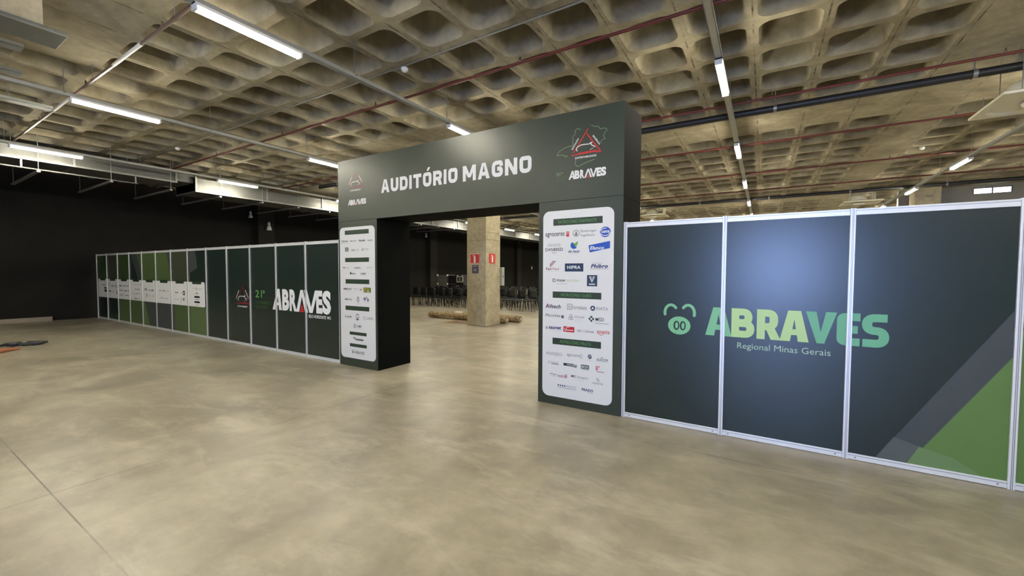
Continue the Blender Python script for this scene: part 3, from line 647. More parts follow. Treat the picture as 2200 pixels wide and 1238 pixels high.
for cx, cz in ((-1.995, 1.094), (-1.968, 1.094), (-1.982, 1.122)): g.stroke(arc(cx, cz, .016, .017, 0, 360, 14), .0028, yl, C['grey'])
g.T('HCassali', -1.932, 1.103, -1.813, 1.130, 'grey'); g.rect(-1.932, 1.084, -1.858, 1.087, yl, C['pale']); g.rect(-1.932, 1.064, -1.831, 1.067, yl, C['pale']); g.done()
g = Logo()
for k in range(4): t = math.pi/2*k; g.disc(-1.722+.021*math.cos(t), 1.103+.022*math.sin(t), .014, .014, yl, C['teal'], 14)
g.disc(-1.722, 1.103, .011, .012, y2, C['white'], 12); g.T('MSD', -1.669, 1.080, -1.568, 1.122, 'black', .004); g.rect(-1.671, 1.052, -1.511, 1.057, yl, C['grey']); g.done()
g = Logo()
for k in range(3): t = math.pi/3*k+.5; g.stroke([(-2.307-.018*math.cos(t), .955-.02*math.sin(t)), (-2.307+.018*math.cos(t), .955+.02*math.sin(t))], .003, yl, C['grey'])
g.T('sauvet', -2.277, .944, -2.11, .984, 'navy', .03); g.rect(-2.275, .923, -2.11, .926, yl, C['pale']); g.done()
g = Logo(); g.poly([(-2.08, .991), (-1.935, .989), (-1.936, .923), (-2.08, .924)], yl, C['red']); g.stroke([(-2.067, .972), (-2.057, .935), (-2.03, .982), (-2.0, .985)], .003, y2, C['white']); g.rect(-2.045, .942, -1.95, .952, y2, C['white']); g.done()
g = Logo(); g.T('va', -1.899, .935, -1.852, .962, 'grey', .01); g.T('xx', -1.846, .935, -1.80, .962, 'pale'); g.T('inova', -1.795, .935, -1.69, .967, 'grey', .01); g.done()
g = Logo(); g.T('zoetis', -1.655, .938, -1.499, .980, 'red', .01, .1); g.stroke(arc(-1.60, .945, .03, .025, 200, 330, 8), .003, yl, C['red']); g.done()
g = Logo(); g.T('ADISSEO', -2.313, .619, -2.096, .654, 'grey', -.004); g.rect(-2.20, .607, -2.10, .610, yl, C['pale']); g.done()
g = Logo(); g.T('agroceres', -2.029, .618, -1.848, .656, 'grey', .005); g.stroke(arc(-1.865, .643, .036, .030, 75, -75, 10), .002, yl, C['grey']); g.done()
g = Logo(); g.disc(-1.737, .651, .025, .027, yl, C['dkblue']); g.stroke([(-1.755, .655), (-1.735, .663), (-1.72, .658)], .003, y2, C['white']); g.stroke([(-1.752, .638), (-1.73, .645)], .003, y2, C['white']); g.rect(-1.774, .603, -1.702, .606, yl, C['pale']); g.done()
g = Logo(); g.T('AXIOM', -1.652, .610, -1.517, .645, 'black', -.002); g.disc(-1.588, .655, .008, .007, yl, C['grey']); g.done()
g = Logo(); g.rect(-2.282, .506, -2.268, .540, yl, C['pale']); g.rect(-2.26, .525, -2.142, .536, yl, C['pale']); g.rect(-2.24, .505, -2.142, .516, yl, C['grey']); g.done()
g = Logo(); g.rect(-2.074, .507, -1.94, .538, yl, C['black']); g.rect(-1.94, .499, -1.90, .533, yl, C['grey']); g.rect(-2.03, .517, -1.91, .528, y2, C['pale']); g.done()
g = Logo(); g.rrect(-1.845, .495, -1.744, .545, .008, yl, C['teal']); g.T('ECO', -1.835, .505, -1.754, .535, 'white', .03, y=y2); g.rect(-1.84, .484, -1.75, .488, yl, C['grey']); g.done()
g = Logo()
for q, r_ in ((0, (0, 1, 2)), (1, (0,)), (2, (0, 1)), (3, (0,))):
    for k in r_: g.rect(-1.659+k*.0165, .538-q*.0135, -1.645+k*.0165, .549-q*.0135, yl, C['red'])
g.rect(-1.648, .482, -1.556, .488, yl, C['wine']); g.done()
g = Logo(); g.stroke([(-2.256, .378), (-2.235, .388), (-2.205, .375), (-2.17, .380)], .004, yl, C['grey']); g.rect(-2.25, .356, -2.175, .359, yl, C['grey']); g.done()
g = Logo(); g.T('nutril', -2.152, .352, -2.045, .393, 'brick', .005); g.stroke(arc(-2.04, .375, .012, .02, 90, -180, 10), .003, yl, C['red']); g.stroke([(-2.035, .36), (-2.03, .405)], .002, yl, C['red']); g.done()
g = Logo(); g.T('MS', -1.974, .374, -1.912, .405, 'green', .008, .2); g.T('Schippers', -1.897, .366, -1.752, .402, 'grey'); g.rect(-1.923, .348, -1.798, .351, yl, C['pale']); g.done()
g = Logo(); g.T('nuttria', -1.695, .332, -1.572, .364, 'grey'); g.stroke(arc(-1.64, .395, .010, .010, 0, 300, 10), .0025, yl, C['grey']); g.stroke(arc(-1.626, .380, .010, .010, 180, 480, 10), .0025, yl, C['grey']); g.done()
g = Logo()
for k in range(4): g.disc(-2.142+k*.029, .253, .010, .010, yl, C['navy'], 12)
g.T('PROVITTA', -2.03, .246, -1.907, .263, 'navy', -.004); g.T('SUPPLEMENTS', -2.151, .216, -1.907, .237, 'grey', -.004); g.done()
g = Logo(); g.T('PRADO', -1.833, .229, -1.689, .262, 'navy', .035); g.rect(-1.76, .214, -1.692, .218, yl, C['grey']); g.done()

# left sponsor board
b = MB(); b.rrect(-6.385, 0.143, -5.475, 2.415, 0.085, YG-0.001, C['white']); SL = b.build('sponsor_board', gate); SL['label'] = 'narrower-looking white sponsor board on the left pillar'
for z0_, z1_, x0_, x1_ in ((2.287, 2.362, -6.245, -5.622), (1.814, 1.888, -6.245, -5.622), (1.440, 1.517, -6.239, -5.622), (.979, 1.054, -6.251, -5.628), (.553, .607, -6.145, -5.703), (.346, .401, -6.143, -5.703)): head(SL, x0_, z0_, x1_, z1_)
def scribble(x0, z0, x1, z1, c, c2=None, line=True, seed=0):
    r = random.Random(seed); g = Logo(); w = x1-x0; h = z1-z0
    n = max(4, int(w/.022)); 
    for k in range(n):
        hh = h*r.uniform(.35, .6); zz = z0+h*.3
        g.rect(x0+w*k/n, zz, x0+w*(k+.68)/n, zz+hh, yl, C[c if not c2 or k > n/3 else c2])
    if line: g.rect(x0+w*.1, z0, x0+w*.95, z0+h*.08, yl, C['pale'])
    return g.done(SL)
for i, (q, c, c2) in enumerate((((-6.30, 2.142, -6.158, 2.204), 'grey', None), ((-6.113, 2.160, -5.934, 2.189), 'grey', 'black'), ((-5.873, 2.147, -5.713, 2.196), 'black', None), ((-5.654, 2.151, -5.528, 2.19), 'grey', None),
                         ((-6.076, 2.000, -5.871, 2.037), 'pale', 'black'), ((-5.75, 2.005, -5.627, 2.045), 'pale', None), ((-6.308, 1.697, -6.145, 1.735), 'pale', 'olive'), ((-5.998, 1.691, -5.827, 1.737), 'grey', None), ((-5.687, 1.705, -5.526, 1.736), 'pale', None),
                         ((-6.08, 1.593, -5.961, 1.633), 'grey', 'dkblue'), ((-5.835, 1.585, -5.705, 1.64), 'olive', 'grey'), ((-6.297, 1.315, -6.079, 1.374), 'grey', 'black'), ((-6.043, 1.336, -5.9, 1.372), 'pale', None), ((-5.869, 1.32, -5.804, 1.363), 'olive', None),
                         ((-6.27, 1.143, -6.068, 1.187), 'grey', 'black'), ((-6.27, .835, -6.087, .885), 'olive', 'mapgreen'))): scribble(*q, c, c2, True, i)
g = Logo(); g.stroke(arc(-6.32, 2.17, .022, .022, 30, 330, 12), .004, yl, C['grey']); g.done(SL)
g = Logo(); g.rrect(-6.241, 2.0, -6.153, 2.068, .008, yl, C['olive']); g.rect(-6.222, 2.014, -6.172, 2.034, y2, C['pale']); g.rect(-6.222, 2.042, -6.172, 2.056, y2, C['pale']); g.done(SL)
g = Logo(); g.disc(-5.78, 2.022, .018, .022, yl, C['grey']); g.disc(-5.775, 2.026, .008, .010, y2, C['white']); g.done(SL)
g = Logo(); g.rect(-6.118, 1.600, -6.088, 1.64, yl, C['black']); g.done(SL)
g = Logo(); g.rect(-5.767, 1.297, -5.585, 1.381, yl, C['olive']); g.rect(-5.755, 1.348, -5.60, 1.366, y2, C['gold']); g.rect(-5.755, 1.31, -5.715, 1.335, y2, C['gold']); g.poly([(-5.70, 1.305), (-5.67, 1.34), (-5.62, 1.33), (-5.60, 1.305)], y2, C['lime']); g.done(SL)
g = Logo(); g.poly([(-5.93, 1.20), (-5.913, 1.235), (-5.896, 1.20)], yl, C['olive']); g.stroke(arc(-5.913, 1.165, .035, .025, 0, 360, 16), .005, yl, C['grey']); g.stroke([(-5.913, 1.19), (-5.913, 1.12)], .004, yl, C['black']); g.rect(-5.94, 1.095, -5.885, 1.10, yl, C['grey']); g.done(SL)
g = Logo()
for cx, cz, s_ in ((-5.742, 1.187, .034), (-5.692, 1.212, .018), (-5.66, 1.172, .03)): g.poly([(cx-s_, cz), (cx, cz-s_), (cx+s_, cz), (cx, cz+s_)], yl, C['navy']); g.poly([(cx-s_*.4, cz), (cx, cz-s_*.4), (cx+s_*.4, cz), (cx, cz+s_*.4)], y2, C['pale'])
g.rect(-5.76, 1.128, -5.63, 1.133, yl, C['pale']); g.done(SL)
g = Logo(); g.disc(-5.933, .905, .032, .022, yl, C['grey']); g.disc(-5.933, .895, .02, .016, y2, C['white']); g.stroke([(-5.97, .89), (-5.97, .86), (-5.90, .86), (-5.90, .89)], .004, yl, C['black']); g.rect(-5.965, .822, -5.90, .842, yl, C['black']); g.rect(-5.955, .808, -5.91, .814, yl, C['grey']); g.done(SL)
g = Logo(); g.T('CAPES', -5.725, .842, -5.535, .880, 'grey', .005); g.stroke(arc(-5.755, .858, .030, .026, 50, 310, 10), .0035, yl, C['grey']); g.done(SL)
g = Logo(); g.T('CFMV', -5.968, .690, -5.823, .730, 'black', .002); g.stroke(arc(-6.01, .71, .018, .03, 0, 360, 14), .005, yl, C['black']); g.rect(-5.96, .675, -5.84, .678, yl, C['pale']); g.done(SL)
g = Logo(); g.stroke([(-6.05, .505), (-6.0, .498)], .005, yl, C['black']); g.stroke([(-6.03, .52), (-6.02, .485)], .005, yl, C['black']); g.stroke([(-5.985, .505), (-6.005, .495), (-5.985, .482), (-6.005, .47)], .005, yl, C['black']); g.rect(-5.975, .466, -5.787, .492, yl, C['black']); 
for k in range(6): g.rect(-5.952+k*.028, .474, -5.945+k*.028, .486, y2, C['white'])
g.done(SL)
g = Logo(); g.T('ABRAVES', -6.012, .232, -5.760, .280, 'olive', .01); g.disc(-6.06, .25, .02, .016, yl, C['olive']); g.stroke(arc(-6.075, .275, .012, .01, 180, 20, 6), .003, yl, C['olive']); g.stroke(arc(-6.043, .275, .012, .01, 160, 0, 6), .003, yl, C['olive']); g.rect(-5.96, .214, -5.80, .218, yl, C['pale']); g.done(SL)

# ------------------------------------------------------------------ light rails and tube lamps
ZR = 4.36
rail_x = [-13.80, -9.29, -4.97, -0.55, 4.02, 8.40]
rail_n = ['beside the long air duct', 'over the left end of the gate header', 'over the middle of the gate header', 'above the panel right of the gate', 'above the far right panels', 'beyond the right edge']
GAPS = {3: True}
for i, x in enumerate(rail_x):
    t = thing('light_rail', 'galvanised light rail under the coffers, ' + rail_n[i], 'light rail', (x, 17.5, ZR), 0, 'light rails')
    b = MB(); b.box(x-0.04, x+0.04, YF+0.2, YB-0.4, ZR, ZR+0.006, M_RAIL)
    b.box(x-0.042, x-0.036, YF+0.2, YB-0.4, ZR, ZR+0.05, M_RAIL); b.box(x+0.036, x+0.042, YF+0.2, YB-0.4, ZR, ZR+0.05, M_RAIL); b.build('channel', t)
    y = YF+1.0
    while y < 30:
        if y > -0.5:
            b = MB(); b.tube([(x, y, ZR+0.004), (x, y, ZC+0.1)], 0.006, M_GALV, 6); b.box(x-0.045, x+0.045, y-0.015, y+0.015, ZR+0.03, ZR+0.055, M_GALV); b.build('hanger_rod', t)
        y += 1.975
lamp0 = None
LL = 1.13
for i, x in enumerate(rail_x):
    n = 0
    for k in range(-3, 11):
        y = 1.93+3.93*k
        if y < YF+0.3 or y+LL > YB-0.5: continue
        if y < 0.5: lab = 'lit tube lamp behind the camera, rail ' + rail_n[i]
        else: lab = '%s lit tube lamp on the rail %s' % (ORD[n], rail_n[i]); n += 1
        if lamp0 is None:
            lamp0 = thing('tube_lamp', lab, 'lamp', (x, y, ZR), 0, 'tube lamps')
            b = MB(); z = ZR
            vs = [(-.046, -.030), (-.050, -.004), (-.050, 0), (.050, 0), (.050, -.004), (.046, -.030)]
            for a, c in ((0, LL),):
                A_ = [(x+p[0], y+a, z+p[1]) for p in vs]; B_ = [(x+p[0], y+c, z+p[1]) for p in vs]; m_ = len(vs)
                b.add(A_+B_, [(q, (q+1) % m_, m_+(q+1) % m_, m_+q) for q in range(m_)], M_WPAINT)
            b.build('batten', lamp0)
            for dx in (-.024, .024):
                b = MB(); b.tube([(x+dx, y+.035, z-.055), (x+dx, y+LL-.035, z-.055)], 0.0165, M_TUBE, 10); b.build('tube', lamp0)
            for yy in (y+.012, y+LL-.012):
                b = MB(); b.box(x-.044, x+.044, yy-.012, yy+.012, z-.075, z-.014, M_WPAINT, 0.003); b.build('lamp_holder', lamp0)
        else:
            dup(lamp0, (x, y, ZR), None, lab)

# ------------------------------------------------------------------ pipes under the slab
def xpipe(name, y, z, r, x0, x1, m, label, cat, heads=None, group=None):
    t = thing(name, label, cat, ((x0+x1)/2, y, z), 0, group)
    b = MB(); b.tube([(x0, y, z), (x1, y, z)], r, m, 12); b.build('pipe', t)
    if heads:
        x = x0+heads[1]; hb = []
        while x < x1:
            if heads[0] == 'sprinkler':
                b = MB(); b.lathe([(0.001, 0.06), (0.011, 0.06), (0.011, 0.02), (0.016, 0.018), (0.016, 0.0), (0.022, -0.004), (0.001, -0.006)], (x, y, z+r), M_CHROME, 8); b.build('sprinkler_head', t)
                b = MB(); b.lathe([(r+.006, -.03), (r+.006, .03)], (x+0.35, y, z), m, 10, 'x'); b.tube([(x+.35, y, z+r), (x+.35, y, ZC)], .005, M_GALV, 6); b.build('hanger', t)
            else:
                b = MB(); b.lathe([(r+.008, -.025), (r+.008, .025)], (x, y, z), M_GALV, 12, 'x'); b.tube([(x, y, z+r), (x, y, ZC)], .008, M_GALV, 6); b.build('hanger', t)
            x += heads[2]
    return t
ORDP = ['nearest', 'second', 'third', 'fourth', 'fifth', 'sixth']
for i, rt in enumerate((.72, 1.725, 2.80, 3.73, 4.82, 5.82)):
    t = xpipe('sprinkler_pipe', rt*2.95, CAM_H+2.95, 0.021, -19.6, 10.3, M_RED if i else mat('brown_pipe', (.13, .085, .06), .45), ('%s thin red sprinkler pipe counted from the camera' % ORDP[i]) if i else 'brownish pipe with bright lamp-lit sleeves at the upper left', 'pipe', ('sprinkler', 1.3+0.3*(i % 2), 3.0), 'sprinkler pipes')
    if i == 0:
        for xa in (-8.02, -11.2):
            b = MB(); b.tube([(xa, rt*2.95, CAM_H+2.95), (xa+1.05, rt*2.95, CAM_H+2.95)], .024, M_ALU, 12); b.build('lamp_lit_sleeve', t)  # lamp-lit stretches of the pipe: their brightness is put into pale sleeves
for y, l in ((8.62, 'thick black pipe crossing just behind the gate header'), (18.64, 'thick black pipe far back, just over the right panels')):
    xpipe('black_pipe', y, CAM_H+2.875, 0.062, -13.0, 10.3, M_PIPEBLK, l, 'pipe', ('clamp', 1.0, 2.42), 'black water pipes')
t = xpipe('conduit', 1.458*3.13, CAM_H+3.13, 0.013, -19.5, 2.2, M_GALV, 'thin bright steel conduit crossing the coffers before the gate', 'conduit', ('clamp', .9, 1.62))
for x, y, z, l in ((-1.535*3.08, 1.458*3.13, CAM_H+3.062, 'white round smoke detector hanging from the steel conduit'), (1.056*3.16, 4.549*3.16, CAM_H+3.155, 'white round smoke detector near the far right lamps'), (-4.145*3.05, 1.438*3.13, CAM_H+3.062, 'white round smoke detector far left above the duct')):
    b = MB(); b.lathe([(0.001, .035), (.05, .035), (.055, .02), (.05, 0), (.035, -.022), (.001, -.03)], (x, y, z), M_WPAINT, 20)
    b.lathe([(.03, .035), (.03, .045), (.001, .046)], (x, y, z), M_WPAINT, 14)
    tag(b.build('smoke_detector', origin=(x, y, z)), l, 'smoke detector', 'smoke detectors')
# lengthwise conduits at upper left
for x, y0, y1, l in ((-8.35, -3.0, 1.32, 'short bright cable tray edge, inner of two at upper left'), (-9.45, -3.0, 1.47, 'short bright cable tray edge, outer of two at upper left'), (-11.0, -3.0, 2.06, 'longer bright cable tray ending before the cross pipe at upper left')):
    t = thing('cable_tray', l, 'cable tray', (x, (y0+y1)/2, CAM_H+2.88), 0, 'cable trays')
    b = MB(); z = CAM_H+2.88
    b.box(x-.10, x+.10, y0, y1, z, z+.004, M_GALV); b.box(x-.10, x-.096, y0, y1, z, z+.05, M_GALV); b.box(x+.096, x+.10, y0, y1, z, z+.05, M_GALV); b.build('tray', t)
    for xx in (x-.09, x+.09):
        b = MB(); b.tube([(xx, y1-.5, z), (xx, y1-.5, ZC)], .005, M_GALV, 6); b.build('hanger_rod', t)
# boxed duct end at the upper left corner
t = thing('air_duct', 'boxed pale duct end in the upper left corner', 'duct', (-7.6, -1.2, 4.40))
b = MB(); b.box(-7.46, -7.0, -3.6, 1.27, 4.42, ZC-0.004, M_COLUMN); b.build('duct_body', t)
b = MB(); b.box(-7.49, -6.99, -3.6, 1.46, 4.37, 4.42, M_GALV, .006); b.build('flange', t)
# long galvanised duct by the left wall
t = thing('air_duct', 'long galvanised air duct running along the black wall', 'duct', (-15.1, 17, 4.03))
M_DUCT = mat('duct_sheet', (.13, .13, .12), .5, .6, noise=(6, .25))
for y0, y1, z0, z1, x0 in ((YF+.3, 5.12, 4.22, 4.52, -14.5), (5.12, 5.56, 4.27, 4.50, -14.6), (5.56, 41, 4.04, 4.42, -14.5)):
    b = MB(); b.box(-15.8, x0, y0, y1, z0, z1, M_DUCT); b.build('duct_body', t)
    if y1-y0 > 1:
        b = MB(); b.box(x0, x0+.03, y0, y1, z0-.03, z0+.01, M_GALV); b.build('edge_angle', t)
        y = y1-.02 if y0 < 0 else y0+.02
        while y0-.05 < y < y1+.05:
            b = MB(); b.box(-15.84, -14.46, y-.02, y+.02, z0-.035, z1+.035, M_GALV); b.build('flange', t); y += -2.05 if y0 < 0 else 2.05
b = MB(); b.box(-14.5, -14.46, YF+.3, 4.25, 3.99, 4.015, M_DUCT); b.build('lower_rail', t)
for y in (-6.0, -3.0, 0.2, 2.2, 4.2):
    b = MB(); b.box(-14.5, -14.47, y-.015, y+.015, 4.015, 4.22, M_GALV); b.build('rail_drop', t)
for i in range(14):
    y = 1.2+1.25*i
    b = MB(); b.box(-17.2, -14.4, y-.03, y+.03, 3.935, 3.975, M_GALV); 
    for xx in (-17.1, -14.42): b.tube([(xx, y, 3.97), (xx, y, ZC)], .006, M_GALV, 6)
    tag(b.build('duct_strut', origin=(-15.8, y, 3.935)), '%s steel support strut from the camera under the long duct' % ORD[i], 'bracket', 'duct support struts')

# ------------------------------------------------------------------ ceiling air units
def cassette(x, y, z, label, w=1.15):
    t = thing('air_unit', label, 'air unit', (x, y, z), 0, 'ceiling air units')
    h = w/2; b = MB()
    pr = [(h, 0.0), (h, .03), (h-.05, .05)]
    vs = []; 
    for s, zz in ((h, 0.0), (h+.0, .035), (h-.10, .07)): vs += [(x-s, y-s, z+zz), (x+s, y-s, z+zz), (x+s, y+s, z+zz), (x-s, y+s, z+zz)]
    fs = [(k, (k+1) % 4, 4+(k+1) % 4, 4+k) for k in range(4)]+[(4+k, 4+(k+1) % 4, 8+(k+1) % 4, 8+k) for k in range(4)]+[(8, 9, 10, 11)]
    b.add(vs, fs, M_CREAM)
    # underside with a rounded recess
    n = 24; r = h*.86; ring = [(x+r*math.copysign(abs(math.cos(2*math.pi*k/n))**.55, math.cos(2*math.pi*k/n)), y+r*math.copysign(abs(math.sin(2*math.pi*k/n))**.55, math.sin(2*math.pi*k/n))) for k in range(n)]
    outer = []
    for k in range(n):
        c_, s_ = math.cos(2*math.pi*k/n), math.sin(2*math.pi*k/n); q = h/max(abs(c_), abs(s_)); outer.append((x+c_*q, y+s_*q))
    b.add([(p[0], p[1], z) for p in outer]+[(p[0], p[1], z) for p in ring]+[(x+(p[0]-x)*.93, y+(p[1]-y)*.93, z+.03) for p in ring], [(k, n+k, n+(k+1) % n, (k+1) % n) for k in range(n)]+[(n+k, 2*n+k, 2*n+(k+1) % n, n+(k+1) % n) for k in range(n)]+[tuple(2*n+k for k in range(n))], M_CREAM)
    b.build('fascia_panel', t)
    b = MB(); b.lathe([(.001, .36), (.12, .34), (.24, .27), (.29, .16), (.30, .07)], (x-.1, y, z), M_CREAM, 20); b.build('motor_dome', t)
    b = MB(); b.box(x+.26, x+.44, y+.0, y+.35, z+.07, z+.11, M_CREAM); b.box(x+.38, x+.44, y+.0, y+.35, z+.11, z+.42, M_CREAM); b.box(x+.20, x+.44, y+.0, y+.35, z+.38, z+.42, M_CREAM); b.build('bracket', t)
    b = MB(); b.lathe([(.001, -.05), (.1, -.05), (.16, -.03), (.17, 0)], (x-.05, y-.02, z), M_WPAINT, 20); b.build('vent_cap', t)
    for sx in (-1, 1):
        for sy in (-1, 1):
            b = MB(); b.tube([(x+sx*(h-.25), y+sy*(h-.25), z+.06), (x+sx*(h-.25), y+sy*(h-.25), ZC)], .006, M_GALV, 6); b.build('hanger_rod', t)
    return t
cassette(-4.45, 20.0, 4.28, 'white air unit with a dome, just right of the gate over the panels')
cassette(3.05, 20.2, 4.29, 'white air unit hanging over the third right panel, by the far lamps')
cassette(3.28, 8.84, 4.07, 'large white air unit underside at the right edge of the photo')

# ------------------------------------------------------------------ small wall lights on the black wall
for y, z, s, l in ((9.75, 4.08, 1.0, 'dimmer small white wall light, left of the pilaster'), (10.35, 3.55, 1.3, 'brighter small white wall light on the pilaster above the panels'), (21.1, 4.03, 1.0, 'small white wall light seen through the gate opening'), (36.2, 1.95, 1.0, 'small white fitting low on the far black wall right of the column')):
    xx = XL+(0.35 if abs(y-10.35) < .1 else 0.0)
    t = thing('wall_light', l, 'light', (xx, y, z), 0, 'small white wall lights')
    b = MB(); b.lathe([(.02*s, .16*s), (.05*s, .15*s), (.09*s, 0.0), (.085*s, -.01)], (xx+.11*s, y, z), M_WPAINT, 14); b.build('shade', t)
    b = MB(); b.lathe([(.001, .30*s), (.03*s, .28*s), (.045*s, .2*s), (.03*s, .16*s)], (xx+.11*s, y, z), M_WPAINT, 12); b.box(xx, xx+.11*s, y-.015, y+.015, z+.2*s, z+.24*s, M_WPAINT); b.build('neck', t)

# ------------------------------------------------------------------ auditorium chairs
def make_chair():
    t = thing('conference_chair', 'black chair', 'chair', (0, 0, 0), 0, 'rows of black chairs behind the gate')
    b = MB()  # seat: slightly dished shell, front towards -Y
    nx, ny = 6, 6; vs = []; fs = []
    for lay in (0, 1):
        for j in range(ny+1):
            for i in range(nx+1):
                u, v = i/nx*2-1, j/ny*2-1; w = .225-.02*(v+1)/2
                vs.append((u*w, v*.21, .455-.018*(1-u*u)*(1-v*v)-.02*max(0, -v)**3-(.028 if lay else 0)))
    K = (nx+1)*(ny+1)
    for j in range(ny):
        for i in range(nx):
            a = j*(nx+1)+i; fs.append((a, a+1, a+nx+2, a+nx+1)); fs.append((K+a, K+a+nx+1, K+a+nx+2, K+a+1))
    edge = [i for i in range(nx+1)]+[j*(nx+1)+nx for j in range(1, ny+1)]+[ny*(nx+1)+i for i in range(nx-1, -1, -1)]+[j*(nx+1) for j in range(ny-1, 0, -1)]
    for k in range(len(edge)): a, c = edge[k], edge[(k+1) % len(edge)]; fs.append((a, K+a, K+c, c))
    b.add(vs, fs, M_CHAIR, True); b.build('seat', t)
    b = MB(); vs = []; fs = []
    for lay in (0, 1):
        for j in range(6):
            for i in range(7):
                u, v = i/6*2-1, j/5; w = .21-.03*v**2
                vs.append((u*w, .20+.07*v-.035*(1-u*u)*(1 if True else 0)+.035+(.022 if lay else 0), .52+.36*v-(.02*u*u*v)))
    K = 42
    for j in range(5):
        for i in range(6):
            a = j*7+i; fs.append((a, a+1, a+8, a+7)); fs.append((K+a, K+a+7, K+a+8, K+a+1))
    edge = list(range(7))+[j*7+6 for j in range(1, 6)]+[35+i for i in range(5, -1, -1)]+[j*7 for j in range(4, 0, -1)]
    for k in range(len(edge)): a, c = edge[k], edge[(k+1) % len(edge)]; fs.append((a, K+a, K+c, c))
    b.add(vs, fs, M_CHAIR, True); b.build('backrest', t)
    for sx in (-1, 1):
        b = MB(); b.tube([(sx*.20, -.18, .43), (sx*.215, -.215, 0)], .015, M_CHAIRLEG, 8); b.build('leg', t)
        b = MB(); b.tube([(sx*.19, .17, .43), (sx*.215, .25, 0)], .015, M_CHAIRLEG, 8); b.build('leg', t)
        b = MB(); b.tube([(sx*.19, .15, .425), (sx*.20, .20, .5), (sx*.195, .225, .58)], .011, M_CHAIRLEG, 8); b.build('back_support', t)
    b = MB()
    for yy in (-.175, .165): b.tube([(-.2, yy, .425), (.2, yy, .425)], .010, M_CHAIRLEG, 8)
    for sx in (-1, 1): b.tube([(sx*.2, -.175, .425), (sx*.19, .165, .425)], .010, M_CHAIRLEG, 8)
    b.build('seat_frame', t)
    return t
ch0 = make_chair(); used = False
def put_chair(x, y, rz, label):
    global used
    if not used: ch0.location = (x, y, 0); ch0.rotation_euler = (0, 0, rz); ch0['label'] = label; used = True; return ch0
    return dup(ch0, (x, y, 0), rz, label)
rc = random.Random(5)
rown = ['front', 'second', 'third', 'fourth', 'fifth']
for r, yr in enumerate((14.85, 15.8, 16.75, 17.7, 18.65)):
    # visible stretch of this row: between the left pillar edge and the column, then from the column to the right pillar
    xa, xb = -1.05*yr, -0.52*yr
    n = 0
    x = -14.95 - 0.0*r
    cx0, cx1 = -0.788*yr, -0.655*yr     # hidden behind the column
    left = []; right = []
    k = 0
    while x < xb:
        if x > xa and not (cx0+.25 < x < cx1-.25): (left if x < (cx0+cx1)/2 else right).append(x)
        x += 0.545
    for i, x in enumerate(reversed(left)):
        lab = '%s black chair left of the column in the front row' % ORD[i] if r == 0 else 'black chair in the %s row, left of the concrete column' % rown[r]
        put_chair(x+rc.uniform(-.02, .02), yr+rc.uniform(-.03, .03), rc.uniform(-.06, .06), lab)
    for i, x in enumerate(right):
        lab = '%s black chair right of the column in the front row' % ORD[i] if r == 0 else 'black chair in the %s row, right of the concrete column' % rown[r]
        put_chair(x+rc.uniform(-.02, .02), yr+rc.uniform(-.03, .03)+.3, rc.uniform(-.06, .06), lab)

# ------------------------------------------------------------------ flight cases behind the chairs
def flight_case(x0, x1, y0, y1, z0, z1, label, balls=True, m=None):
    m = m or mat('case_laminate', (0.10, 0.10, 0.09), 0.45)
    t = thing('flight_case', label, 'flight case', ((x0+x1)/2, (y0+y1)/2, z0), 0, 'flight cases')
    b = MB(); b.box(x0, x1, y0, y1, z0, z1, m, .008); b.build('body', t)
    b = MB(); e = .018
    al = mat('case_edge', (0.09, 0.09, 0.085), 0.35, 0.6)
    for xx in (x0, x1): b.box(xx-e/2, xx+e/2, y0-.006, y0+e, z0, z1, al)
    for zz in (z0, z1, z0+(z1-z0)*.35): b.box(x0, x1, y0-.006, y0+e*.4, zz-e/2, zz+e/2, al)
    b.build('edging', t)
    if balls:
        for xx in (x0+.03, x1-.03):
            for zz in (z0+.03, z0+(z1-z0)*.33, z1-.03):
                b = MB(); b.lathe([(.001, -.06), (.04, -.045), (.06, -.01), (.06, .02)], (xx, y0, zz), M_CHROME if False else M_WPAINT, 10, 'y'); b.build('corner', t)
    b = MB(); xm = (x0+x1)/2; zm = z0+(z1-z0)*.62; b.box(xm-.22, xm+.22, y0-.012, y0-.004, zm-.012, zm+.012, mat('case_handle', (0.22, 0.21, 0.19), 0.4, 0.4)); b.build('handle', t)
    return t
flight_case(-17.55, -16.70, 19.6, 20.3, 0.62, 1.46, 'grey flight case with six white corners, on top of a lower case')
flight_case(-17.55, -16.70, 19.6, 20.3, 0.0, 0.560, 'lower black flight case under the one with white corners', False)
flight_case(-16.64, -16.02, 19.6, 20.3, 0.0, 1.42, 'tall plain black flight case between the cornered case and the rack', False, mat('case_black', (0.008, 0.008, 0.008), 0.4))
t = thing('equipment_rack', 'black equipment rack with white trimmed units beside the column', 'rack', (-15.73, 19.95, 0))
b = MB(); b.box(-15.98, -15.48, 19.6, 20.3, 0, 1.46, MATS['case_black'], .008); b.build('body', t)
wr = MATS['white_enamel']
for z0_, z1_, in ((1.02, 1.36), (.74, .80), (.60, .68)):
    b = MB(); b.box(-15.96, -15.50, 19.575, 19.60, z0_, z1_, MATS['case_black'])
    e = .03 if z1_ > 1.2 else .012
    b.box(-15.97, -15.97+e, 19.57, 19.60, z0_, z1_, wr); b.box(-15.49-e, -15.49, 19.57, 19.60, z0_, z1_, wr); b.box(-15.97, -15.49, 19.57, 19.60, z0_, z0_+e*1.3, wr); b.box(-15.97, -15.49, 19.57, 19.60, z1_-e, z1_, wr)
    if z1_ > 1.2:
        b.disc(-15.73, 1.24, .035, .035, 19.568, wr, 14); b.rect(-15.86, 1.12, -15.60, 1.17, 19.568, mat('rack_grey', (.25, .25, .25), .5))
    b.build('rack_unit', t)
